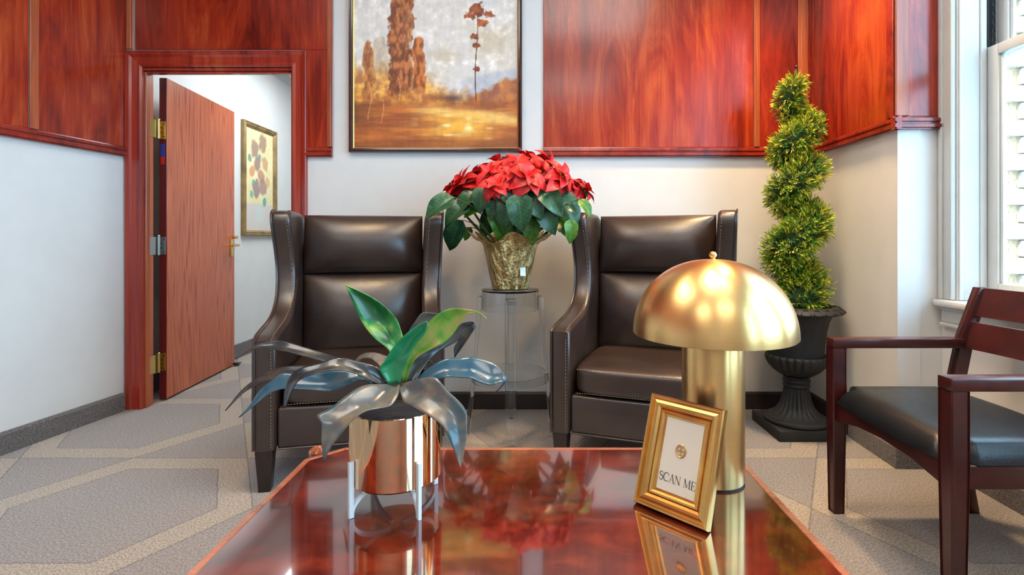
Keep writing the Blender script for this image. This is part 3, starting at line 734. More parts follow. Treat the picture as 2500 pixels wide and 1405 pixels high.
# ------------------------------------------------------------------ wingback armchairs
def make_armchair(name, label):
    t = thing(name, label, 'armchair', group='dark leather wingback armchairs')
    w, dpt, AT = .379, .75, .088
    ctrl = [(0, .612, 0), (.05, .630, 0), (.14, .645, 0), (.24, .662, 0), (.32, .695, 0), (.385, .765, 0), (.415, .86, 0), (.405, .95, 0), (.372, 1.06, 0), (.365, 1.115, 0), (.395, 1.150, 0), (.47, 1.158, 0)]
    fr = [(p.x, p.y) for p in smooth_path(ctrl, 44)]
    poly = [(0.0, .168)] + fr + [(.66, 1.150), (.735, 1.12), (.75, .9), (.735, .168)]
    for s in (-1, 1):
        flare = lambda p, q, tt, s=s: Vector((s * tt + s * max(0, q - .75) * .055, p, q))
        side = MB().prism(poly, flare, w - AT, w, .018, 4).build('side_panel', 'leather', t, angle=50)
        # welt and stitching along the inner front edge
        mbp = MB(); path = [flare(p - .004, q + .002, w - .004) for p, q in [(0, .172)] + fr]
        mbp.tube(path, .0042, 6); mbp.build('welt', 'leather', side)
        mbs = MB(); pts = smooth_path([flare(p - .0015, q + .0015, w - AT + .018) for p, q in [(-.001, .18), (-.001, .3), (-.001, .45), (-.001, .58)]], 60)
        for a in range(0, 59, 2): mbs.tube([pts[a], pts[a + 1]], .0011, 4)
        up = [flare(p - .001, q + .0005, w - AT + .018) for p, q in fr]
        for a in range(len(up) - 1):
            d = (up[a + 1] - up[a]); n = max(1, int(d.length / .012))
            for b in range(n): mbs.tube([up[a] + d * (b / n), up[a] + d * ((b + .55) / n)], .0011, 4)
        tag(mbs.build('stitching', 'thread', side), 'pale thread stitching', kind='stuff')
        for yy, dz in ((.035, 1), (.69, -1)):
            cx = s * (w - .042); r0, r1 = .034, .023; o2 = 0 if dz > 0 else .04
            MB().hexa([(cx - r1, yy - r1 + o2, 0), (cx + r1, yy - r1 + o2, 0), (cx + r1, yy + r1 + o2, 0), (cx - r1, yy + r1 + o2, 0)],
                      [(cx - r0, yy - r0, .1675), (cx + r0, yy - r0, .1675), (cx + r0, yy + r0, .1675), (cx - r0, yy + r0, .1675)], .003, 2).build('leg', 'leg_wood', t)
    iw = w - AT
    MB().box(-iw + .001, iw - .001, .012, .70, .168, .335, .012, 3).build('seat_rail', 'leather', t)
    mb = MB()
    mb.tube([(-w + AT, .010, .171), (w - AT, .010, .171)], .004, 6); mb.build('bottom_welt', 'leather', t)
    mb = MB(); mb.superbox((0, .30, .400), (iw - .004, .295, .066), 7, 14); cush = mb.build('seat_cushion', 'leather', t, angle=180)
    mbs = MB()
    for zz in (.452, .349):
        n = 46
        for a in range(n):
            x0 = -iw + .03 + (2 * iw - .06) * a / n; x1 = x0 + (2 * iw - .06) / n * .55
            mbs.tube([(x0, .0085, zz), (x1, .0085, zz)], .0011, 4)
    tag(mbs.build('stitching', 'thread', cush), 'pale thread stitching', kind='stuff')
    tilt = Matrix.Translation((0, .57, .46)) @ Matrix.Rotation(R(-7), 4, 'X')
    MB().puff(iw + .006, -.03, .379, .03, .078, Mx=tilt, ez=2.0).build('lower_back_cushion', 'leather', t, angle=80)
    MB().puff(iw + .010, .381, .688, .03, .072, Mx=tilt, ez=2.0).build('upper_back_cushion', 'leather', t, angle=80)
    MB().prism([(.63, .17), (.735, .17), (.755, .9), (.745, 1.115), (.70, 1.138), (.64, 1.10)], lambda p, q, tt: Vector((tt, p, q)), -iw - .01, iw + .01, .01, 2).build('back_panel', 'leather', t)
    return t
def set_chair(o, fl, frt):
    a = Vector(fl); b = Vector(frt); c = (a + b) / 2; d = b - a
    o.location = (c.x, c.y, 0); o.rotation_euler = (0, 0, math.atan2(d.y, d.x))
def copy_tree(o, parent=None):
    c = o.copy(); COL.objects.link(c); c.parent = parent
    for ch in list(o.children): copy_tree(ch, c)
    return c
ch1 = make_armchair('wingback_armchair', 'dark brown leather wingback armchair nearest the doorway, behind the gold planter')
ch2 = copy_tree(ch1); ch2['label'] = 'dark brown leather wingback armchair behind the brass dome lamp'
set_chair(ch1, (-1.117, 2.12), (-.378, 2.29))
set_chair(ch2, (.08, 2.35), (.79, 2.09))

# ------------------------------------------------------------------ clear stool
stool = thing('clear_stool', 'tall transparent acrylic stool between the two armchairs', 'stool', (-.117, 2.80, 0))
SH = .757
MB().lathe([(0, SH), (.146, SH), (.1505, SH - .003), (.1505, SH - .009), (.146, SH - .012), (0, SH - .012)], 56).build('seat', 'acrylic', stool)
MB().lathe([(.149, SH - .0125), (.1455, SH - .0125), (.1455, SH - .11), (.149, SH - .11)], 56, closed=True).build('skirt', 'acrylic', stool)
for k in range(4):
    a = R(-90 + 90 * k + 3)
    Mx = Matrix.Rotation(a, 4, 'Z')
    prof = [(.150, .715), (.158, .722), (.172, .712), (.186, .45), (.205, .28), (.212, .20), (.236, .0), (.212, .0), (.190, .20), (.184, .30), (.166, .48), (.150, .66)]
    MB().prism(prof, lambda p, q, t: Vector((p, t * (1 - .12 * (q < .1)), q)), -.027, .027, .004, 2, Mx=Mx).build('leg', 'acrylic', stool)
MB().lathe([(.196, .318), (.187, .318), (.191, .278), (.200, .278)], 64, closed=True).build('foot_ring', 'acrylic', stool)

# ------------------------------------------------------------------ poinsettia
pc = Vector((-.117, 2.80, SH + .001))
poin = thing('poinsettia', 'red poinsettia in a gold foil wrapped pot on the clear stool', 'plant', pc)
def foil_r(r, z, a):
    n = mnoise.noise(Vector((math.cos(a) * 3, math.sin(a) * 3, z * 7))) + .6 * mnoise.noise(Vector((math.cos(a) * 8, math.sin(a) * 8, z * 16)))
    k = min(1, z / .05)
    flare = max(0, (z - .225) / .06)
    return r + .006 * n * k + flare * (.028 * math.sin(a * 5 + .8) + .012 * math.sin(a * 9))
mb = MB()
prof = [(0, .001), (.085, .0), (.096, .004), (.100, .03), (.108, .07), (.116, .11), (.125, .15), (.134, .19), (.142, .225), (.152, .245), (.168, .262), (.185, .272), (.180, .268), (.160, .252), (.140, .236), (.128, .22), (.0, .21)]
mb.lathe(prof, 110, fn=foil_r)
for v in mb.bm.verts:
    a = math.atan2(v.co.y, v.co.x); k = max(0, (v.co.z - .225) / .05)
    v.co.z += k * (.020 * math.sin(a * 5 + 2.1) + .012 * math.sin(a * 7))
pot = mb.build('foil_wrap', 'foil', poin, angle=60)
for a0, ln in ((R(200), .10), (R(-15), .11), (R(150), .06), (R(30), .07)):
    d = Vector((math.cos(a0), math.sin(a0), 0)); n = Vector((-d.y, d.x, 0)); V, Fc = [], []
    for i in range(6):
        u = i / 5; c = d * (.14 + ln * u) + Vector((0, 0, .232 + .05 * u + .02 * u * u)); wd = .042 * (1 - u) ** .7 + .002
        for s_ in (-1, 0, 1): V.append(tuple(c + n * (wd * s_) + Vector((0, 0, .010 * abs(s_) + .004 * math.sin(i * 2 + s_)))))
    for i in range(5):
        for j in range(2): Fc.append((i * 3 + j, i * 3 + j + 1, i * 3 + j + 4, i * 3 + j + 3))
    o = MB().pydata(V, Fc).build('foil_point', 'foil', pot); o.modifiers.new('thick', 'SOLIDIFY').thickness = .002
MB().box(-.016, .016, -.0015, 0, -.022, .022).build('care_tag', 'tag', pot, smooth=False, loc=(.068, -.100, .095)).rotation_euler = (R(-8), R(4), R(34))

def leaf_mesh(name, mat, width, droop, fold, wav, lobes=0.0, n=9, m=3):
    V, Fc = [], []
    for i in range(n + 1):
        u = i / n
        wd = width * (math.sin(math.pi * u ** .78) ** .85) * (1 - .25 * u) + .002
        if lobes: wd *= 1 + lobes * math.sin(u * 9.5 + .5) * (1 if .15 < u < .85 else 0)
        if i == n: wd = .001
        th = droop * u
        x = math.sin(th) / droop if abs(droop) > 1e-3 else u; z = -(1 - math.cos(th)) / droop if abs(droop) > 1e-3 else 0
        for j in range(-m, m + 1):
            q = j / m
            V.append((x, wd * q, z + fold * abs(q) * wd - .15 * fold * q * q * wd + wav * math.sin(u * 8 + q * 3) * abs(q)))
    k = 2 * m + 1
    for i in range(n):
        for j in range(2 * m): Fc.append((i * k + j, i * k + j + 1, (i + 1) * k + j + 1, (i + 1) * k + j))
    mb = MB().pydata(V, Fc); bmesh.ops.recalc_face_normals(mb.bm, faces=mb.bm.faces)
    return mb.mesh(name, mat, True, 180)
bracts = [leaf_mesh('bract', 'bract', .36, .9, .35, .02, .06), leaf_mesh('bract', 'bract', .38, 1.3, .25, .03), leaf_mesh('bract', 'bract', .33, .4, .4, .03, .05), leaf_mesh('bract', 'bract2', .34, 1.1, .5, .03)]
pleaves = [leaf_mesh('leaf', 'pleaf', .37, 1.0, .35, .02, .10), leaf_mesh('leaf', 'pleaf', .34, .6, .5, .03, .08), leaf_mesh('leaf', 'pleaf2', .33, .9, .4, .03, .10)]
def place_leaf(name, me, parent, base, d, up, L):
    d = Vector(d).normalized(); up = Vector(up); n = up - d * up.dot(d)
    if n.length < 1e-3: n = Vector((0, -1, .1)) - d * Vector((0, -1, .1)).dot(d)
    n.normalize(); s = n.cross(d)
    o = bpy.data.objects.new(name, me); COL.objects.link(o); o.parent = parent
    m = Matrix.Identity(4)
    for r in range(3): m[r][0], m[r][1], m[r][2], m[r][3] = d[r] * L, s[r] * L, n[r] * L, base[r]
    o.matrix_local = m
    return o
rs = random.Random(3)
flowers = [(1130, 447, -.06, .105), (1196, 425, -.12, .10), (1216, 398, .02, .10), (1262, 405, -.10, .11), (1288, 388, .03, .10), (1322, 424, -.14, .12),
           (1341, 402, -.02, .11), (1385, 452, -.08, .10), (1425, 462, .03, .09), (1250, 432, -.18, .10), (1165, 428, .10, .10), (1310, 398, .12, .10), (1105, 462, .02, .09), (1370, 430, -.18, .10), (1290, 432, -.24, .11), (1210, 452, -.22, .09)]
for k, (fx, fy, dy, L) in enumerate(flowers):
    c = at(fx, fy, pc.y + dy) - pc
    ax = Vector((c.x, c.y, 0)) * 1.7 + Vector((0, -.06, .30)); ax.normalize()
    b = Vector((c.x * .25, c.y * .25, .215)); mid = (b + c) / 2 + Vector((c.x * .18, c.y * .18, .03))
    MB().tube(smooth_path([b, mid, c], 8), [.0075] * 3 + [.006] * 5, 7).build('stem', 'pstem', poin)
    mb = MB()
    for q in range(6): a = q * 1.05; mb.sphere((.010 * math.cos(a), .010 * math.sin(a), .006 + .004 * (q % 2)), .0055, n=8)
    f = mb.build('flower', 'bud', poin, loc=c); f.rotation_euler = Vector((0, 0, 1)).rotation_difference(ax).to_euler()
    rot = Vector((0, 0, 1)).rotation_difference(ax).to_matrix()
    for ring, nb, el, ls in ((0, 6, -18, 1.0), (1, 6, 16, .85), (2, 4, 48, .55)):
        for q in range(nb):
            a = 2 * math.pi * (q + .5 * ring) / nb + rs.uniform(-.25, .25) + k; e = R(el + rs.uniform(-16, 16))
            dl = Vector((math.cos(a) * math.cos(e), math.sin(a) * math.cos(e), math.sin(e)))
            me = bracts[rs.choice((0, 0, 1, 1, 2, 3))]
            place_leaf('bract', me, f, Vector((0, 0, -.004 + .006 * ring)), dl, (0, 0, 1) if ring < 2 else (-math.cos(a), -math.sin(a), .8), L * ls * rs.uniform(1.1, 1.45))
# green leaves: (px,py of leaf base), (px,py of tip), depth offset, tone
gl = [((1110, 482), (1056, 526), -.22, 0), ((1150, 495), (1098, 535), -.10, 0), ((1130, 538), (1096, 602), -.05, 0), ((1160, 470), (1120, 510), -.12, 0), ((1215, 460), (1205, 520), -.16, 0),
      ((1262, 440), (1285, 486), -.20, 0), ((1245, 478), (1232, 540), -.20, 0), ((1292, 470), (1310, 520), -.20, 0), ((1320, 455), (1352, 512), -.2, 0), ((1352, 470), (1396, 532), -.14, 0),
      ((1320, 505), (1342, 557), -.18, 0), ((1205, 505), (1226, 574), -.12, 2), ((1190, 500), (1150, 520), -.10, 2), ((1300, 520), (1296, 578), -.12, 2), ((1358, 535), (1378, 567), -.03, 2),
      ((1392, 535), (1396, 582), -.22, 2), ((1412, 488), (1438, 519), -.22, 2), ((1150, 555), (1138, 582), .04, 2), ((1280, 500), (1258, 530), -.18, 2), ((1380, 500), (1398, 518), -.20, 0),
      ((1240, 455), (1210, 480), -.18, 0), ((1180, 455), (1172, 500), -.15, 0), ((1345, 450), (1322, 500), -.16, 0), ((1270, 520), (1262, 575), -.05, 0), ((1225, 500), (1195, 560), .05, 0),
      ((1340, 480), (1370, 540), .08, 0), ((1290, 460), (1330, 470), .15, 0), ((1200, 450), (1150, 470), .15, 0), ((1160, 480), (1110, 500), .12, 0), ((1370, 470), (1420, 480), .12, 0),
      ((1265, 470), (1270, 540), -.24, 0), ((1305, 490), (1336, 535), -.10, 0), ((1225, 470), (1248, 500), -.22, 0), ((1160, 515), (1128, 520), .0, 0)]
for (b, tp, dy, tone) in gl:
    B = at(*b, pc.y + dy) - pc; T = at(*tp, pc.y + dy - .03 + rs.uniform(-.03, .02)) - pc
    d = T - B; L = d.length * rs.uniform(1.25, 1.5)
    o = place_leaf('leaf', pleaves[2 if tone == 2 else rs.choice((0, 0, 1))], poin, B, d + Vector((0, 0, .25 * d.length)), Vector((d.x * .3 + rs.uniform(-.3, .3), -.8, .6)), L)
    st = Vector((B.x * .45, B.y * .4, B.z * .75 + .02))
    MB().tube(smooth_path([st, (st + B) / 2 + Vector((0, 0, .012)), B], 5), .0022, 5).build('petiole', 'pstem', poin)
for k in range(9):
    a = k * .7; b = Vector((.05 * math.cos(a), .05 * math.sin(a), .21)); c = Vector((.13 * math.cos(a * 1.3), .10 * math.sin(a), .50))
    MB().tube(smooth_path([b, (b + c) / 2 + Vector((.01, 0, 0)), c], 6), .005, 6).build('stem', 'pstem', poin)

# ------------------------------------------------------------------ spiral topiary in urn
UX, UY = 1.405, 2.835
top = thing('spiral_topiary', 'spiral clipped topiary in a black pedestal urn in the corner', 'plant', (UX, UY, 0))
MB().box(-.168, .168, -.168, .168, 0, .054, .004, 2).build('plinth', 'urn', top)
def flute(n, amp, z0, z1):
    def f(r, z, a):
        k = max(0, min(1, (z - z0) / .02)) * max(0, min(1, (z1 - z) / .02))
        return r - amp * r * k * (.5 + .5 * math.cos(n * a)) ** 3
    return f
MB().lathe([(0, .055), (.158, .055), (.164, .061), (.162, .070), (.150, .076), (.148, .080)], 96).build('base_ring', 'urn', top)
MB().lathe([(.150, .078), (.128, .088), (.104, .108), (.086, .135), (.074, .165), (.067, .195), (.062, .235)], 144, fn=flute(22, .09, .085, .245)).build('stem', 'urn', top)
MB().lathe([(.060, .232), (.066, .236), (.069, .243), (.065, .250), (.062, .254), (.067, .260), (.070, .267), (.066, .275), (.062, .279), (.066, .285), (.068, .291), (.06, .297)], 64).build('neck_rings', 'urn', top)
MB().lathe([(.058, .296), (.085, .302), (.118, .325), (.142, .352), (.155, .380), (.155, .398), (.146, .408), (.134, .405)], 168, fn=flute(24, .075, .300, .415)).build('bowl', 'urn', top)
MB().lathe([(.132, .395), (.133, .42), (.137, .48), (.145, .54), (.157, .59), (.172, .622), (.168, .628), (.150, .60), (.1, .60)], 120, fn=lambda r, z, a: r * (1 + .008 * math.cos(18 * a))).build('cup', 'urn', top)
rim = MB().lathe([(.168, .622), (.196, .626), (.222, .634), (.226, .642), (.218, .654), (.196, .664), (.176, .668), (.166, .662), (.160, .63)], 96).build('rim', 'urn', top)
mb = MB()
for k in range(24):
    a0 = 2 * math.pi * k / 24; hw = math.pi / 24 * .8
    pt = []
    for da, r, z in ((-hw, .2235, .6475), (-hw * .5, .204, .664), (hw * .5, .204, .664), (hw, .2235, .6475), (hw * .55, .2285, .641), (-hw * .55, .2285, .641)):
        pt.append(Vector((r * math.cos(a0 + da), r * math.sin(a0 + da), z)))
    mb.tube(pt, .0022, 5, closed=True)
tag(mb.build('rim_pattern', 'urn', rim), 'raised hexagon border', kind='stuff')
MB().lathe([(0, .645), (.165, .640), (.165, .63), (0, .63)], 40).build('soil', 'soil', top)
mb = MB(); mb.tube([(0, 0, .64), (0, 0, 1.90)], .0065, 8); mb.tube([(0, 0, 1.885), (0, 0, 1.93)], [.014, .003], 10); mb.sphere((0, 0, 1.936), .008); mb.build('stake', 'stake', top)
def pz(py): return CZ - (py - PY) * UY / F
keys = [(742, -130, 50, 14), (722, -60, 62, 20), (701, 0, 66, 24), (655, 90, 58, 26), (607, 180, 60, 30), (572, 270, 56, 30), (535, 360, 50, 36), (499, 450, 46, 32), (462, 540, 44, 32), (437, 630, 45, 30), (411, 720, 44, 32),
        (388, 810, 40, 30), (362, 900, 40, 32), (336, 990, 38, 28), (308, 1080, 37, 28), (272, 1170, 33, 22), (238, 1260, 32, 18), (212, 1310, 26, 10), (195, 1340, 15, 5)]
K = np.array(keys, float)
tt = np.linspace(0, len(keys) - 1, 260)
ky, ka, kr, kh = (np.interp(tt, np.arange(len(keys)), K[:, i]) for i in range(4))
sp = UY / F
core = [Vector((math.cos(R(a)) * h * sp, math.sin(R(a)) * h * sp * .9, pz(y))) for y, a, h in zip(ky, ka, kh)]
rad = [r * sp * .62 for r in kr]
M['core'] = plain('topiary_core', (0.014, 0.045, 0.010), 0.9, vary=.5, bump=(60, 1.0))
MB().tube(core[::4], [r * .82 for r in rad[::4]], 14).build('branch_core', 'core', top)
rn = np.random.RandomState(5); V, Fc, C = [], [], []
seglen = np.array([0] + [(core[i + 1] - core[i]).length * (rad[i] + .01) for i in range(len(core) - 1)]); cum = np.cumsum(seglen); cum /= cum[-1]
for k in range(4600):
    i = min(int(np.searchsorted(cum, rn.rand())), len(core) - 2)
    tg = (core[i + 1] - core[i]).normalized(); h = Vector((rn.randn(), rn.randn(), rn.randn())); nrm = (h - tg * h.dot(tg)).normalized()
    p0 = core[i] + nrm * rad[i] * .80
    axis = (nrm + Vector((rn.randn() * .5, rn.randn() * .5, rn.randn() * .5 + .25))).normalized()
    twig = rn.uniform(.03, .05) * (rad[i] / .06) ** .35; yel = rn.rand()
    for q in range(7):
        u = q / 6; bp = p0 + axis * twig * u
        hh = Vector((rn.randn(), rn.randn(), rn.randn())); side = (hh - axis * hh.dot(axis)).normalized()
        d = (axis * (1.0 + u) + side * (1.05 - .4 * u)).normalized(); L = rn.uniform(.019, .032); wv = d.cross(side).normalized() * .0031; nv = side * .0014
        b = len(V); m_ = bp + d * L * .55
        V += [tuple(bp), tuple(m_ + wv), tuple(m_ + nv), tuple(m_ - wv), tuple(bp + d * L)]
        Fc += [(b, b + 1, b + 2), (b, b + 2, b + 3), (b + 1, b + 4, b + 2), (b + 2, b + 4, b + 3)]
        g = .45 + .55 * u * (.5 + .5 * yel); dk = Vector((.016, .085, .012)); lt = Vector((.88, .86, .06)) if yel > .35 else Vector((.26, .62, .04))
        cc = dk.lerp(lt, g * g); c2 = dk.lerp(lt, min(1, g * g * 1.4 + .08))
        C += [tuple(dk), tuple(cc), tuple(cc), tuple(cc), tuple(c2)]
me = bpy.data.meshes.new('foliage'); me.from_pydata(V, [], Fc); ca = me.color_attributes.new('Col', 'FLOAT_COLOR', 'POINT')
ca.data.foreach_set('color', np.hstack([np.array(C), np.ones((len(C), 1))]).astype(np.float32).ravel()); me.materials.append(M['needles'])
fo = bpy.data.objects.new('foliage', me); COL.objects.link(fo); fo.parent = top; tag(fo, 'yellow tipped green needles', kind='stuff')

# ------------------------------------------------------------------ mushroom lamp
LX, LY = .432, 1.275
lamp = thing('table_lamp', 'brushed brass mushroom lamp with dome shade on the coffee table', 'lamp', (LX, LY, TH))
MB().lathe([(0, 0), (.0705, 0), (.0705, .004), (0, .004)], 64).build('base_pad', 'black', lamp)
MB().lathe([(0, .0042), (.0715, .0042), (.0722, .006), (.0722, .40), (.071, .402), (0, .402)], 96).build('base_cylinder', 'lamp_brass', lamp)
zr, Rr, Hh = .347, .188, .178
dome = [(Rr * math.cos(a) ** .92, zr + Hh * math.sin(a)) for a in np.linspace(0, math.pi / 2 - .0001, 40)]
inner = [(max(0, r - .003), z - .003) for r, z in dome[::-1]]
dome[-1] = (0, dome[-1][1]); inner[0] = (0, inner[0][1])
MB().lathe(dome + inner, 128, closed=False).build('shade', 'lamp_brass', lamp, angle=60)
MB().lathe([(0, zr + Hh - .001), (.006, zr + Hh - .001), (.005, zr + Hh + .003), (.009, zr + Hh + .007), (.0095, zr + Hh + .011), (.006, zr + Hh + .017), (0, zr + Hh + .019)], 24).build('finial', 'lamp_brass', lamp)

# ------------------------------------------------------------------ photo frame with the sign
fb = Vector((.2885, 1.1025)); wd = .171; hgt = .232
lean = math.atan2(.074, .22)
fx = thing('photo_frame', 'gold moulded tabletop frame holding a small paper sign', 'frame', (fb.x, fb.y, TH + .0005), R(-45))
# local: x along bottom (left->right), y = away from viewer, z up; lean back about x
ML2 = Matrix.Rotation(-lean, 4, 'X')
pr = [(0, 0), (0, .014), (.002, .018), (.005, .0185), (.007, .018), (.0085, .0135), (.011, .014), (.017, .0165), (.022, .015), (.0265, .010), (.028, .006), (.0295, .0095), (.0335, .010), (.036, .0075), (.037, .0045), (.042, .0035), (.042, 0)]
cs = [(-wd / 2, 0), (wd / 2, 0), (wd / 2, hgt), (-wd / 2, hgt)]; inn = [(1, 1), (-1, 1), (-1, -1), (1, -1)]
for k in range(4):
    a, b = cs[k], cs[(k + 1) % 4]; ia, ib_ = inn[k], inn[(k + 1) % 4]; V, Fc = [], []; n = len(pr)
    for p, i_ in ((a, ia), (b, ib_)):
        for q, d in pr: V.append(tuple(ML2 @ Vector((p[0] + i_[0] * q, -d, p[1] + i_[1] * q))))
    for j in range(n - 1): Fc.append((j, j + 1, n + j + 1, n + j))
    Fc += [tuple(range(n))[::-1], tuple(range(n, 2 * n))]
    mb = MB().pydata(V, Fc); bmesh.ops.recalc_face_normals(mb.bm, faces=mb.bm.faces); mb.build('frame_side', 'frame_gold', fx, smooth=False)
MB().box(-wd / 2 + .004, wd / 2 - .004, .0005, .006, .004, hgt - .004, Mx=ML2).build('backing', 'black', fx, smooth=False)
paper = MB().box(-wd / 2 + .040, wd / 2 - .040, -.0035, -.0005, .040, hgt - .040, Mx=ML2).build('paper_sign', 'paper', fx, smooth=False)
tag(paper, 'cream paper reading SCAN ME under a gold seal')
def strokes(polys, mat, name, x0, z0, h, parent, Mx, y=-.0039):
    mb = MB(); V, Fc = [], []
    for pts, w0, w1 in polys:
        n = len(pts)
        for i, p in enumerate(pts):
            a = Vector(pts[max(0, i - 1)]); b = Vector(pts[min(n - 1, i + 1)]); d = (b - a).normalized(); nn = Vector((-d.y, d.x)); w = w0 + (w1 - w0) * (math.sin(math.pi * i / (n - 1)) if n > 2 else .5)
            for s_ in (-1, 1): V.append(tuple(Mx @ Vector((x0 + (p[0] + nn.x * w * s_) * h, y, z0 + (p[1] + nn.y * w * s_) * h))))
        k = len(V) - 2 * n
        for i in range(n - 1): Fc.append((k + 2 * i, k + 2 * i + 1, k + 2 * i + 3, k + 2 * i + 2))
    return mb.pydata(V, Fc).build(name, mat, parent, smooth=False)
def arc(cx, cy, rx, ry, a0, a1, n=14): return [(cx + rx * math.cos(R(a0 + (a1 - a0) * i / (n - 1))), cy + ry * math.sin(R(a0 + (a1 - a0) * i / (n - 1)))) for i in range(n)]
def ser(x, y, w=.11): return ([(x - w, y), (x + w, y)], .018, .018)
T_, t_ = .055, .020
GL = {'S': (.58, [(arc(.28, .76, .22, .22, 25, 265) + arc(.28, .26, .24, .27, 85, -160), .022, .06), ([(.48, .70), (.48, .92)], t_, t_), ([(.04, .10), (.04, .34)], t_, t_)]),
      'C': (.80, [(arc(.44, .5, .38, .5, 42, 318, 24), .02, .06), ([(.73, .68), (.73, .95)], t_, t_)]),
      'A': (.78, [([(.10, 0), (.40, 1)], t_, t_), ([(.40, 1), (.70, 0)], T_, T_), ([(.22, .34), (.58, .34)], t_, t_), ser(.10, 0), ser(.70, 0)]),
      'N': (.86, [([(.13, 0), (.13, 1)], t_, t_), ([(.13, 1), (.72, 0)], T_, T_), ([(.72, 0), (.72, 1)], t_, t_), ser(.13, 0), ser(.08, 1, .08), ser(.72, 1)]),
      ' ': (.34, []),
      'M': (1.02, [([(.14, 0), (.17, 1)], t_, t_), ([(.17, 1), (.50, .05)], T_, T_), ([(.50, .05), (.83, 1)], t_, t_), ([(.83, 1), (.87, 0)], T_, T_), ser(.14, 0), ser(.87, 0), ser(.13, 1, .07), ser(.88, 1, .07)]),
      'E': (.66, [([(.15, 0), (.15, 1)], T_, T_), ([(.05, 1), (.58, 1)], t_, t_), ([(.05, 0), (.60, 0)], t_, t_), ([(.15, .52), (.45, .52)], t_, t_), ([(.58, 1), (.58, .80)], t_, t_), ([(.60, 0), (.60, .24)], t_, t_), ([(.45, .42), (.45, .62)], t_, t_)])}
txt = 'SCAN ME'; tw = sum(GL[c][0] for c in txt); lh = .0168; x = -tw * lh / 2 + .0015
for c in txt:
    if GL[c][1]: strokes(GL[c][1], 'ink', 'letter', x, .061, lh, paper, ML2)
    x += GL[c][0] * lh
mb = MB(); cz = .128
mb.tube([ML2 @ Vector((.0115 * math.cos(a), -.0042, cz + .0125 * math.sin(a))) for a in np.linspace(0, 2 * math.pi, 33)[:-1]], .0012, 6, closed=True)
for ox, oz, rr in ((-.003, .003, .0045), (.003, .003, .0045), (-.003, -.003, .0045), (.003, -.003, .0045), (0, 0, .0085)):
    mb.tube([ML2 @ Vector((ox + rr * math.cos(a), -.0042, cz + oz + rr * math.sin(a))) for a in np.linspace(0, 2 * math.pi, 25)[:-1]], .0006, 5, closed=True)
tag(mb.build('gold_seal', 'gold_seal', paper), 'round gold seal with interlaced rings')
mb = MB(); mb.prism([(-.022, .185), (.022, .185), (.034, .0), (-.034, .0)], lambda p, q, t: Vector((p, t + .006 + (.185 - q) * .24 + q * math.tan(lean), q)), 0, .003); mb.build('easel_leg', 'black', fx, smooth=False)

# ------------------------------------------------------------------ agave in gold planter
AX, AY = -.30, 1.17
aga = thing('potted_agave', 'artificial agave in a mirror gold planter on a white stand', 'plant', (AX, AY, TH))
PR = .0985; Z0, Z1 = .056, .208
MB().lathe([(0, Z0), (PR - .004, Z0), (PR, Z0 + .004), (PR, Z1 - .001), (PR - .0012, Z1), (PR - .003, Z1), (PR - .003, Z1 - .03), (0, Z1 - .03)], 128).build('planter', 'pot_gold', aga)
MB().lathe([(0, Z1 - .008), (.05, Z1 - .010), (PR - .004, Z1 - .016), (PR - .004, Z1 - .028), (0, Z1 - .028)], 48).build('soil', 'soil', aga)
ls = []
for k, a0 in enumerate((226, 310, 46, 134)):
    a = R(a0); Mx = Matrix.Rotation(a, 4, 'Z')
    pts = [(PR + .002, .0), (PR + .0125, .0), (PR + .0125, .118), (PR + .002, .118)]
    mb = MB(); mb.prism([(PR + .001, .0), (PR + .012, .0), (PR + .012, .115), (PR + .001, .115), (PR + .001, .05)], lambda p, q, t: Vector((p, t, q)), -.004, .004, .0008, 1, Mx=Mx)
    arcp = [(PR + .002 - .085 * (1 - math.cos(R(90 * i / 12))) * 1.0, .006 + .044 * math.sin(R(90 * i / 12))) for i in range(13)]
    up = [(p, q + .010 + .002) for p, q in arcp]
    mb.prism(arcp + up[::-1], lambda p, q, t: Vector((p, t, q)), -.004, .004, 0, 1, Mx=Mx)
    mb.build('stand_leg', 'stand_white', aga)
def leaf2(A, B, Y, mat, fold=.18, tilt=0.0, n=30, m=5):
    # both margins of the blade measured in the photograph, Y = distance from the camera along the leaf, tilt = how much nearer margin B lies
    k_ = max(len(A), len(B))
    yy = lambda P, i, sg: float(np.interp(i / (len(P) - 1), np.linspace(0, 1, len(Y)), Y)) - sg * tilt * math.sin(math.pi * min(1, .15 + .85 * i / (len(P) - 1)))
    org = Vector((AX, AY, TH))
    EA = smooth_path([at(p[0], p[1], yy(A, i, -.5)) - org for i, p in enumerate(A)], n + 1)
    EB = smooth_path([at(p[0], p[1], yy(B, i, .5)) - org for i, p in enumerate(B)], n + 1); V, Fc = [], []
    for i in range(n + 1):
        a, b = EA[i], EB[i]; w = b - a; c0 = (EA[max(i - 1, 0)] + EB[max(i - 1, 0)]) / 2; c1 = (EA[min(i + 1, n)] + EB[min(i + 1, n)]) / 2
        nr = w.cross(c1 - c0); nr = nr.normalized() if nr.length > 1e-9 else Vector((0, -1, 0))
        if nr.y > 0: nr = -nr
        for j in range(2 * m + 1):
            q = j / (2 * m); V.append(tuple(a + w * q - nr * (w.length * fold * (1 - abs(2 * q - 1) ** 1.4))))
    k = 2 * m + 1
    for i in range(n):
        for j in range(2 * m): Fc.append((i * k + j, i * k + j + 1, (i + 1) * k + j + 1, (i + 1) * k + j))
    o = MB().pydata(V, Fc).build('leaf', mat, aga, angle=180)
    sm = o.modifiers.new('thick', 'SOLIDIFY'); sm.thickness = .002; sm.offset = 0
    return o
leaf2([(950, 915), (953, 862), (911, 823), (882, 784), (860, 736), (843, 696)], [(968, 915), (985, 850), (980, 812), (962, 772), (915, 731), (843, 696)], [1.17, 1.20, 1.22, 1.21], 'agave_green', .28)
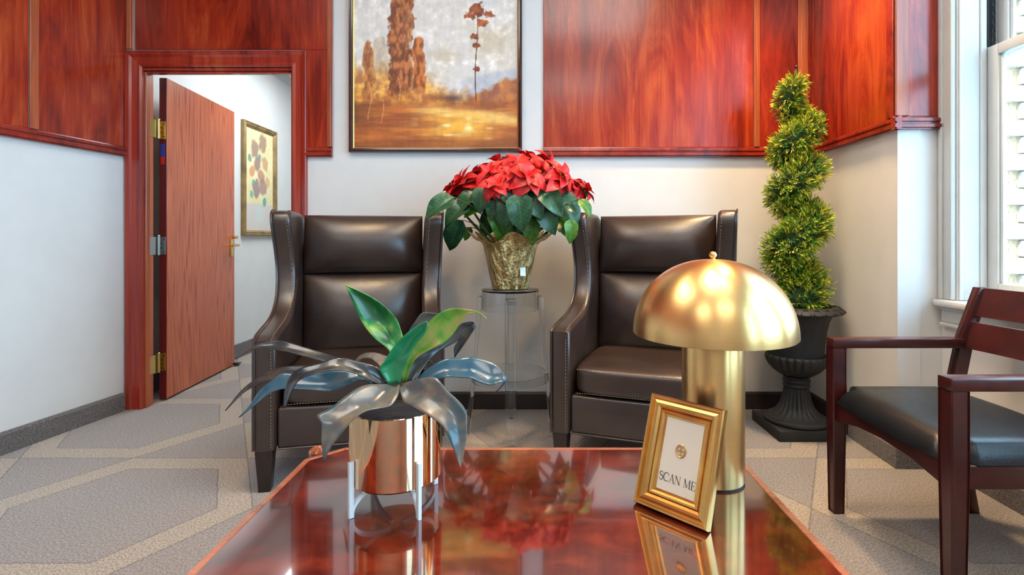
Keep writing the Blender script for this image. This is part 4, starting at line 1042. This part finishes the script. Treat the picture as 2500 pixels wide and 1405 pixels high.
leaf2([(948, 938), (927, 903), (938, 884), (960, 849), (984, 823), (1011, 801), (1042, 784)], [(975, 938), (986, 898), (999, 869), (1018, 838), (1037, 815), (1045, 797), (1043, 784)], [1.14, 1.13, 1.13, 1.14], 'agave_emerald', .25)
leaf2([(985, 850), (999, 808), (1014, 785), (1030, 765), (1057, 765), (1088, 772)], [(990, 860), (1008, 822), (1027, 800), (1046, 790), (1066, 781), (1088, 773)], [1.20, 1.20, 1.20], 'agave_bronze', .1)
leaf2([(980, 932), (990, 885), (1013, 835), (1045, 790), (1075, 764), (1105, 754), (1144, 757), (1170, 763), (1188, 778)], [(992, 934), (1011, 881), (1057, 851), (1081, 840), (1103, 820), (1120, 796), (1142, 768), (1168, 766), (1188, 779)], [1.16, 1.17, 1.18, 1.18], 'agave_yellow', .16)
leaf2([(985, 935), (1005, 885), (1060, 840), (1105, 805), (1130, 789), (1157, 790), (1112, 842), (1109, 872)], [(1012, 937), (1030, 905), (1054, 874), (1085, 851), (1118, 833), (1160, 797), (1140, 832), (1110, 874)], [1.19, 1.22, 1.25, 1.26, 1.25], 'agave_dark', .12)
leaf2([(1005, 935), (1049, 898), (1086, 877), (1122, 875), (1151, 872), (1183, 880), (1207, 890), (1224, 906), (1237, 930), (1213, 956)], [(1030, 938), (1060, 930), (1090, 921), (1122, 922), (1150, 924), (1172, 935), (1195, 941), (1219, 936), (1234, 932), (1212, 957)], [1.19, 1.20, 1.20, 1.19], 'agave_blue_sheen', .16, .05)
leaf2([(980, 938), (1026, 925), (1063, 923), (1093, 955), (1118, 978), (1138, 1005), (1140, 1045), (1136, 1090), (1125, 1146)], [(975, 945), (984, 980), (1010, 995), (1045, 1015), (1079, 1039), (1096, 1069), (1105, 1092), (1114, 1115), (1124, 1145)], [1.13, 1.09, 1.05, 1.03, 1.02, 1.02], 'agave_bronze', .14, .03)
leaf2([(945, 939), (895, 941), (865, 953), (835, 975), (802, 1000), (774, 1015), (785, 1035), (785, 1075), (789, 1128)], [(976, 940), (972, 965), (955, 990), (925, 997), (893, 1004), (860, 1028), (830, 1063), (807, 1094), (791, 1128)], [1.13, 1.09, 1.05, 1.03, 1.02, 1.02], 'agave_bronze', .14, .03)
leaf2([(935, 918), (870, 893), (824, 874), (792, 864), (754, 852), (705, 837), (679, 832), (642, 838), (613, 849), (575, 878)], [(935, 928), (870, 907), (820, 893), (768, 877), (734, 868), (695, 858), (657, 852), (630, 852), (608, 857), (575, 878)], [1.20, 1.26, 1.29, 1.28], 'agave_dark', .12, .03)
leaf2([(920, 930), (850, 905), (790, 897), (734, 894), (690, 897), (652, 910), (620, 930), (590, 953), (550, 1003)], [(915, 938), (850, 918), (790, 912), (734, 912), (695, 916), (655, 931), (622, 943), (590, 963), (550, 1004)], [1.18, 1.21, 1.21, 1.18], 'agave_dark', .12, .03)
leaf2([(925, 938), (880, 915), (830, 905), (780, 910), (730, 915), (690, 912), (660, 932), (633, 956), (613, 987), (584, 1019)], [(912, 940), (880, 928), (850, 940), (810, 955), (770, 953), (729, 951), (693, 949), (660, 960), (630, 983), (584, 1020)], [1.15, 1.15, 1.14, 1.12], 'agave_blue_sheen', .12, .04)
leaf2([(952, 936), (925, 900), (875, 883), (824, 874), (778, 888), (734, 900), (705, 924), (695, 960), (692, 998)], [(928, 940), (885, 920), (845, 906), (810, 905), (775, 912), (742, 922), (722, 938), (708, 966), (695, 998)], [1.15, 1.12, 1.10, 1.09], 'agave_dark', .14, .04)
leaf2([(948, 928), (925, 890), (900, 875), (872, 880), (850, 905), (838, 940)], [(970, 928), (955, 880), (925, 866), (895, 868), (860, 890), (838, 940)], [1.22, 1.28, 1.36, 1.40], 'agave_bronze', .15, -.05)
leaf2([(980, 928), (1000, 890), (1030, 878), (1056, 886), (1070, 930)], [(1000, 930), (1025, 905), (1045, 900), (1058, 910), (1070, 932)], [1.22, 1.28, 1.36, 1.40], 'agave_dark', .15, -.05)

# ------------------------------------------------------------------ guest chair
GX, GY = 1.40, 1.716
gc = thing('guest_chair', 'cherry wood guest chair with black vinyl seat beside the window', 'chair', (GX, GY, 0))
HWG = .278
for s in (-1, 1):
    y = s * HWG
    x0 = -.262; a, b = .026, .021
    V, Fc = [], []; ch = .004
    for zz, r_ in ((0, b), (.40, a), (.6155, a)):
        for u, v in ((-1, -1), (1, -1), (1, 1), (-1, 1)):
            e1, e2 = ((u * (r_ - ch), v * r_), (u * r_, v * (r_ - ch))) if u * v > 0 else ((u * r_, v * (r_ - ch)), (u * (r_ - ch), v * r_))
            V += [(x0 + e1[0], y + e1[1], zz), (x0 + e2[0], y + e2[1], zz)]
    for q in range(2):
        for i in range(8): Fc.append((q * 8 + i, q * 8 + (i + 1) % 8, q * 8 + 8 + (i + 1) % 8, q * 8 + 8 + i))
    Fc += [tuple(range(7, -1, -1)), tuple(range(16, 24))]
    mb = MB().pydata(V, Fc); bmesh.ops.recalc_face_normals(mb.bm, faces=mb.bm.faces); mb.build('front_leg', 'chair_wood', gc, smooth=False)
    MB().box(x0 - a, .205, y - a, y + a, .616, .651, .004, 2).build('arm', 'chair_wood', gc)
    rear = [(.262, 0), (.225, 0), (.168, .26), (.158, .42), (.166, .52), (.196, .66), (.262, .84), (.300, .84), (.244, .66), (.216, .52), (.208, .42), (.214, .26)]
    MB().prism(rear, lambda p, q, t: Vector((p, t, q)), y - .018 + s * .0, y + .018, .003, 2).build('rear_post', 'chair_wood', gc)
    MB().box(x0 + a - .001, .17, y - .012, y + .012, .350, .415, .003, 1).build('side_rail', 'chair_wood', gc)
V, Fc = [], []
pts = [(-HWG + .02, .345), (-HWG + .14, .368), (0, .376), (HWG - .14, .368), (HWG - .02, .345), (HWG - .02, .415), (-HWG + .02, .415)]
MB().prism(pts, lambda p, q, t: Vector((t, p, q)), -.262 - .014, -.262 + .014, .003, 1).build('front_rail', 'chair_wood', gc)
MB().box(.17, .19, -HWG + .018, HWG - .018, .350, .415, .003, 1).build('back_rail', 'chair_wood', gc)
for z0, z1 in ((.735, .838), (.618, .712)):
    n = 14; V, Fc = [], []
    for i in range(n + 1):
        u = i / n; y = -HWG + .017 + (2 * HWG - .034) * u; bow = .028 * math.sin(math.pi * u)
        for z in (z0, z1):
            xx = .205 + (z - .66) * .37
            for d in (0.006, .024): V.append((xx + d + bow, y, z))
    for i in range(n):
        a, b = 4 * i, 4 * i + 4
        for p, q in ((0, 1), (1, 3), (3, 2), (2, 0)): Fc.append((a + p, a + q, b + q, b + p))
    Fc += [(0, 1, 3, 2), (4 * n, 4 * n + 2, 4 * n + 3, 4 * n + 1)]
    mb = MB().pydata(V, Fc); bmesh.ops.recalc_face_normals(mb.bm, faces=mb.bm.faces); mb.build('back_slat', 'chair_wood', gc)
# padded seat: plan with notched front corners, crowned top
nx, ny = 30, 34; V, Fc = [], []
def seat_h(x, y):
    u = (x + .285) / (.165 + .285); v = y / .30
    e = min(u, 1 - u) / .18; f = (1 - abs(v)) / .16
    k = (1 - (1 - min(1, max(0, e))) ** 2.4) * (1 - (1 - min(1, max(0, f))) ** 2.4)
    return .417 + .055 * max(0, k) ** .5 + .012 * max(0, 1 - v * v)
bmx = bmesh.new(); grid = {}
for i in range(nx + 1):
    for j in range(ny + 1):
        u = i / nx; v = -1 + 2 * j / ny
        hwid = HWG + .018 if u > .135 else HWG - .030
        x = -.285 - .012 * (1 - v * v) * (1 - u) + (.165 + .285) * u
        y = v * hwid
        grid[i, j] = bmx.verts.new((x, y, seat_h(-.285 + .45 * u, v * .30)))
bot = {k: bmx.verts.new((v.co.x, v.co.y, .4165)) for k, v in grid.items() if k[0] in (0, nx) or k[1] in (0, ny)}
for i in range(nx):
    for j in range(ny): bmx.faces.new((grid[i, j], grid[i + 1, j], grid[i + 1, j + 1], grid[i, j + 1]))
loop = [(i, 0) for i in range(nx)] + [(nx, j) for j in range(ny)] + [(i, ny) for i in range(nx, 0, -1)] + [(0, j) for j in range(ny, 0, -1)]
for a, b in zip(loop, loop[1:] + loop[:1]): bmx.faces.new((grid[a], grid[b], bot[b], bot[a]))
bmx.faces.new([bot[a] for a in loop]); bmesh.ops.recalc_face_normals(bmx, faces=bmx.faces)
MB().add(bmx).build('seat_cushion', 'vinyl', gc, angle=75)

# ------------------------------------------------------------------ paintings
def vnoise(x, y, sx, sy, seed):
    r = np.random.RandomState(seed); g = r.rand(64, 64); u, v = x / sx, y / sy; i, j = np.floor(u).astype(int), np.floor(v).astype(int); f, h = u - i, v - j
    f = f * f * (3 - 2 * f); h = h * h * (3 - 2 * h); q = lambda a, b: g[a % 64, b % 64]
    return (q(i, j) * (1 - f) + q(i + 1, j) * f) * (1 - h) + (q(i, j + 1) * (1 - f) + q(i + 1, j + 1) * f) * h
def fbm(x, y, sx, sy, seed, o=5): return sum(vnoise(x, y, sx / 2 ** k, sy / 2 ** k, seed + k) * .5 ** (k + 1) for k in range(o)) / (1 - .5 ** o)
def lin(c): c = np.array(c) / 255.; return np.where(c <= .04045, c / 12.92, ((c + .055) / 1.055) ** 2.4)
def painted_grid(name, w, h, nx, nz, fn, parent, Mx, mat='canvas'):
    U, Vv = np.meshgrid(np.linspace(0, 1, nx + 1), np.linspace(0, 1, nz + 1)); col = fn(U, Vv)
    P = [tuple(Mx @ Vector((u * w, 0, v * h))) for u, v in zip(U.ravel(), Vv.ravel())]; k = nx + 1
    Fc = [(j * k + i, j * k + i + 1, (j + 1) * k + i + 1, (j + 1) * k + i) for j in range(nz) for i in range(nx)]
    me = bpy.data.meshes.new(name); me.from_pydata(P, [], Fc); ca = me.color_attributes.new('Col', 'FLOAT_COLOR', 'POINT')
    ca.data.foreach_set('color', np.concatenate([lin(np.clip(col, 0, 255)), np.ones(col.shape[:2] + (1,))], 2).astype(np.float32).ravel())
    me.materials.append(M[mat]); o = bpy.data.objects.new(name, me); COL.objects.link(o); o.parent = parent
    return o
PTOP = -130.
def landscape(U, V):
    x = 868 + U * 394; y = 358 + (PTOP - 358) * V; A = lambda c: np.array(c, float)
    big = fbm(x, y, 120, 90, 1); fine = fbm(x, y, 14, 14, 11); vert = fbm(x, y, 8, 60, 21); hor = fbm(x, y, 70, 9, 31)
    def mixc(c, d, k): k = np.clip(k, 0, 1)[..., None]; return c * (1 - k) + d * k
    sky = mixc(np.broadcast_to(A((214, 207, 200)), x.shape + (3,)), A((196, 178, 150)), (big - .5) * 3.0)
    sky = mixc(sky, A((188, 190, 198)), (fbm(x, y, 90, 60, 41) - .5) * 3.2); c = mixc(sky, A((236, 229, 220)), (fine - .55) * 2.2)
    hill = 160 + 26 * (1 - np.clip((x - 1150) / 110, 0, 1)) + 14 * (big - .5); k = np.clip((x - 1120) / 50, 0, 1) * np.clip((y - hill) / 8, 0, 1) * (y < 230)
    c = mixc(c, A((176, 180, 190)), k * .75)
    glow = np.clip((y - 150) / 80, 0, 1) * np.clip((1080 - x) / 160, 0, 1); c = mixc(c, A((232, 178, 84)), glow * (.55 + .7 * (vert - .4)))
    bush = 182 + 60 * np.clip((1250 - x) / 130, 0, 1) * (x > 1100) + 40 * (x <= 1100) + 46 * (fbm(x, y, 26, 26, 51) - .5)
    c = mixc(c, mixc(np.broadcast_to(A((150, 88, 62)), c.shape), A((206, 128, 60)), (fbm(x, y, 22, 26, 57) - .35) * 2.6), np.clip((y - bush) / 16, 0, 1))
    lb = 150 + 60 * (fbm(x, y, 30, 40, 61) - .5) + np.clip((x - 1000) / 2, 0, 90)
    c = mixc(c, mixc(np.broadcast_to(A((170, 96, 48)), c.shape), A((236, 170, 62)), (fine - .35) * 2.6), np.clip((y - lb) / 40, 0, 1) * .8)
    def tree(cx, hw, y0, y1, dark, light, seed, amt=1.0):
        e = np.abs(x - cx - 3 * np.sin(y / 23)) / hw + (fbm(x, y, 12, 16, seed) - .5) * .95
        m = np.clip((1.0 - e) * 6, 0, 1) * np.clip((y - y0 - 16 * (fbm(x, y, 10, 10, seed + 3) - .5) - 34 * (np.abs(x - cx) / hw) ** 3) / 6, 0, 1) * np.clip((y1 - y) / 30, 0, 1)
        return mixc(c, mixc(np.broadcast_to(A(dark), c.shape), A(light), (fbm(x, y, 7, 16, seed + 7) - .36) * 3.4), m * amt)
    c = tree(980, 30, -80, 248, (108, 54, 26), (190, 112, 60), 71); c = tree(998, 15, 20, 120, (128, 66, 34), (206, 140, 92), 75, .8)
    c = tree(1024, 16, 86, 240, (128, 62, 26), (204, 118, 54), 81); c = tree(902, 14, 102, 252, (132, 72, 34), (206, 132, 62), 91, .9); c = tree(930, 20, 88, 200, (150, 128, 110), (200, 170, 130), 95, .5)
    tr = 1163 + 3 * np.sin(y / 40.); c = mixc(c, A((96, 52, 34)), np.clip((1.6 - np.abs(x - tr)) * 1.5, 0, 1) * (y > 40) * (y < 252))
    for cx, cy, rx, ry, sd in ((1164, 26, 22, 17, 1), (1150, 40, 16, 10, 2), (1192, 38, 15, 9, 3), (1176, 58, 14, 9, 4), (1160, 92, 11, 9, 5), (1163, 113, 9, 8, 6), (1162, 170, 8, 7, 7)):
        e = ((x - cx) / rx) ** 2 + ((y - cy) / ry) ** 2 + (fbm(x, y, 7, 7, 100 + sd) - .5) * 2.6; c = mixc(c, mixc(np.broadcast_to(A((112, 50, 28)), c.shape), A((176, 92, 46)), (fine - .4) * 3), np.clip((1 - e) * 3, 0, 1))
    g = np.clip((y - 244 - 26 * (fbm(x, y, 46, 30, 143) - .5)) / 14, 0, 1)
    gr = mixc(np.broadcast_to(A((150, 78, 38)), c.shape), A((198, 112, 46)), (hor - .35) * 2.5)
    band = np.exp(-((y - 272 - .09 * (x - 1060)) / 13) ** 2) * np.clip((x - 990) / 90, 0, 1); gr = mixc(gr, A((240, 196, 112)), band * (.5 + hor))
    gold = np.exp(-((x - 1120) / 80) ** 2 - ((y - 308) / 34) ** 2); gr = mixc(gr, A((240, 178, 66)), gold * (.5 + .9 * hor)); gr = mixc(gr, A((250, 226, 160)), np.clip(gold * 2.0 * (vnoise(x, y, 26, 8, 7) - .55) * 2, 0, 1))
    dk = np.clip((940 - x) / 70, 0, 1) * np.clip((330 - y) / 60, 0, 1); gr = mixc(gr, A((92, 56, 34)), dk * .7); gr = mixc(gr, A((120, 66, 34)), np.clip((y - 325) / 30, 0, 1) * (.35 + .6 * (fbm(x, y, 40, 12, 131) - .3)))
    c = mixc(c, gr, g)
    sh = np.exp(-((y - 240) / 9) ** 2) * np.clip((x - 1060) / 40, 0, 1) * np.clip((1150 - x) / 40, 0, 1); c = mixc(c, A((84, 60, 52)), sh * .8)
    for lx_, y0, y1 in ((918, 120, 215), (905, 200, 290), (935, 200, 300), (888, 190, 250), (975, 190, 245)):
        c = mixc(c, A((232, 178, 120)), np.clip(1.1 - np.abs(x - lx_ - 4 * np.sin(y / 17 + lx_)), 0, 1) * (y > y0) * (y < y1) * .8)
    return c * (1.08 + .16 * (fine - .5)[..., None] + .10 * (vert - .5)[..., None])
s_b = F / YB
pX0, pX1, pZ0 = (855 - PX) / s_b, (1275 - PX) / s_b, CZ - (373 - PY) / s_b; pZ1 = CZ - (PTOP - 14 - PY) / s_b
pn = thing('landscape_painting', 'large autumn landscape painting in dark frame above the poinsettia', 'painting', ((pX0 + pX1) / 2, YB, pZ0))
pw, ph = pX1 - pX0, pZ1 - pZ0
def frame_sides(parent, w, h, prof, mat, Mx, name='frame_side'):
    cs = [(-w / 2, 0), (w / 2, 0), (w / 2, h), (-w / 2, h)]; inn = [(1, 1), (-1, 1), (-1, -1), (1, -1)]
    for k in range(4):
        V, Fc = [], []; n = len(prof)
        for p, i_ in ((cs[k], inn[k]), (cs[(k + 1) % 4], inn[(k + 1) % 4])):
            for q, d in prof: V.append(tuple(Mx @ Vector((p[0] + i_[0] * q, -d, p[1] + i_[1] * q))))
        for j in range(n - 1): Fc.append((j, j + 1, n + j + 1, n + j))
        Fc += [tuple(range(n))[::-1], tuple(range(n, 2 * n))]
        mb = MB().pydata(V, Fc); bmesh.ops.recalc_face_normals(mb.bm, faces=mb.bm.faces); mb.build(name, mat, parent, smooth=False)
I4 = Matrix.Identity(4)
frame_sides(pn, pw, ph, [(0, .001), (0, .030), (.004, .036), (.010, .036), (.014, .028), (.022, .026), (.024, .020), (.024, .001)], 'pic_frame', I4)
frame_sides(pn, pw - .048, ph - .048, [(0, .003), (0, .019), (.005, .016), (.005, .003)][:4], 'gilt_lip', Matrix.Translation((0, 0, .024)), 'gilt_lip')
painted_grid('canvas', pw - .058, ph - .058, 250, 300, landscape, pn, Matrix.Translation((-pw / 2 + .029, -.012, .029)))
# small print in the hall: pale yellow abstract of brown and teal spots
hp0, hp1 = 4.60, 5.19; hz0, hz1 = 1.045, 2.05
hp = thing('hall_print', 'pale yellow print in an ornate gilt frame in the hall', 'painting', (HX + .001, (hp0 + hp1) / 2, hz0))
MH = Matrix.Rotation(R(90), 4, 'Z')
frame_sides(hp, hp1 - hp0, hz1 - hz0, [(0, 0), (0, .030), (.008, .036), (.016, .030), (.028, .034), (.040, .024), (.046, .014), (.046, 0)], 'antique_gilt', MH)
def spots(U, V):
    x, y = U * 60, V * 90; c = np.broadcast_to(np.array((238, 226, 176.)), U.shape + (3,)).copy()
    c += ((fbm(x, y, 12, 12, 5) - .5) * 34)[..., None]
    lowr = np.clip((.28 - V) / .03, 0, 1)[..., None]; c = c * (1 - lowr) + np.array((214, 206, 200.)) * lowr
    for cx, cy, r, col, sd in ((.34, .80, .15, (160, 130, 118), 1), (.62, .88, .15, (164, 132, 112), 2), (.42, .66, .13, (156, 126, 122), 3), (.70, .68, .12, (206, 160, 120), 4), (.25, .58, .10, (214, 150, 110), 5), (.55, .55, .12, (190, 140, 118), 6),
                           (.40, .42, .15, (152, 128, 128), 7), (.62, .44, .14, (168, 134, 130), 8), (.78, .50, .09, (222, 176, 120), 9), (.16, .70, .07, (120, 150, 140), 10), (.50, .74, .05, (96, 160, 150), 11), (.22, .36, .07, (120, 176, 150), 12),
                           (.68, .30, .08, (96, 168, 158), 13), (.48, .16, .16, (206, 216, 212), 14), (.30, .48, .05, (110, 176, 150), 15)):
        e = np.sqrt(((U - cx) / r) ** 2 + ((V - cy) / (r * .62)) ** 2) + (fbm(x, y, 5, 5, 60 + sd) - .5) * .9; k = (np.clip((1 - e) * 4, 0, 1) * .85)[..., None]; c = c * (1 - k) + np.array(col, float) * k
    return c
painted_grid('print', hp1 - hp0 - .08, hz1 - hz0 - .08, 90, 140, spots, hp, MH @ Matrix.Translation((-(hp1 - hp0) / 2 + .04, -.010, .04)))
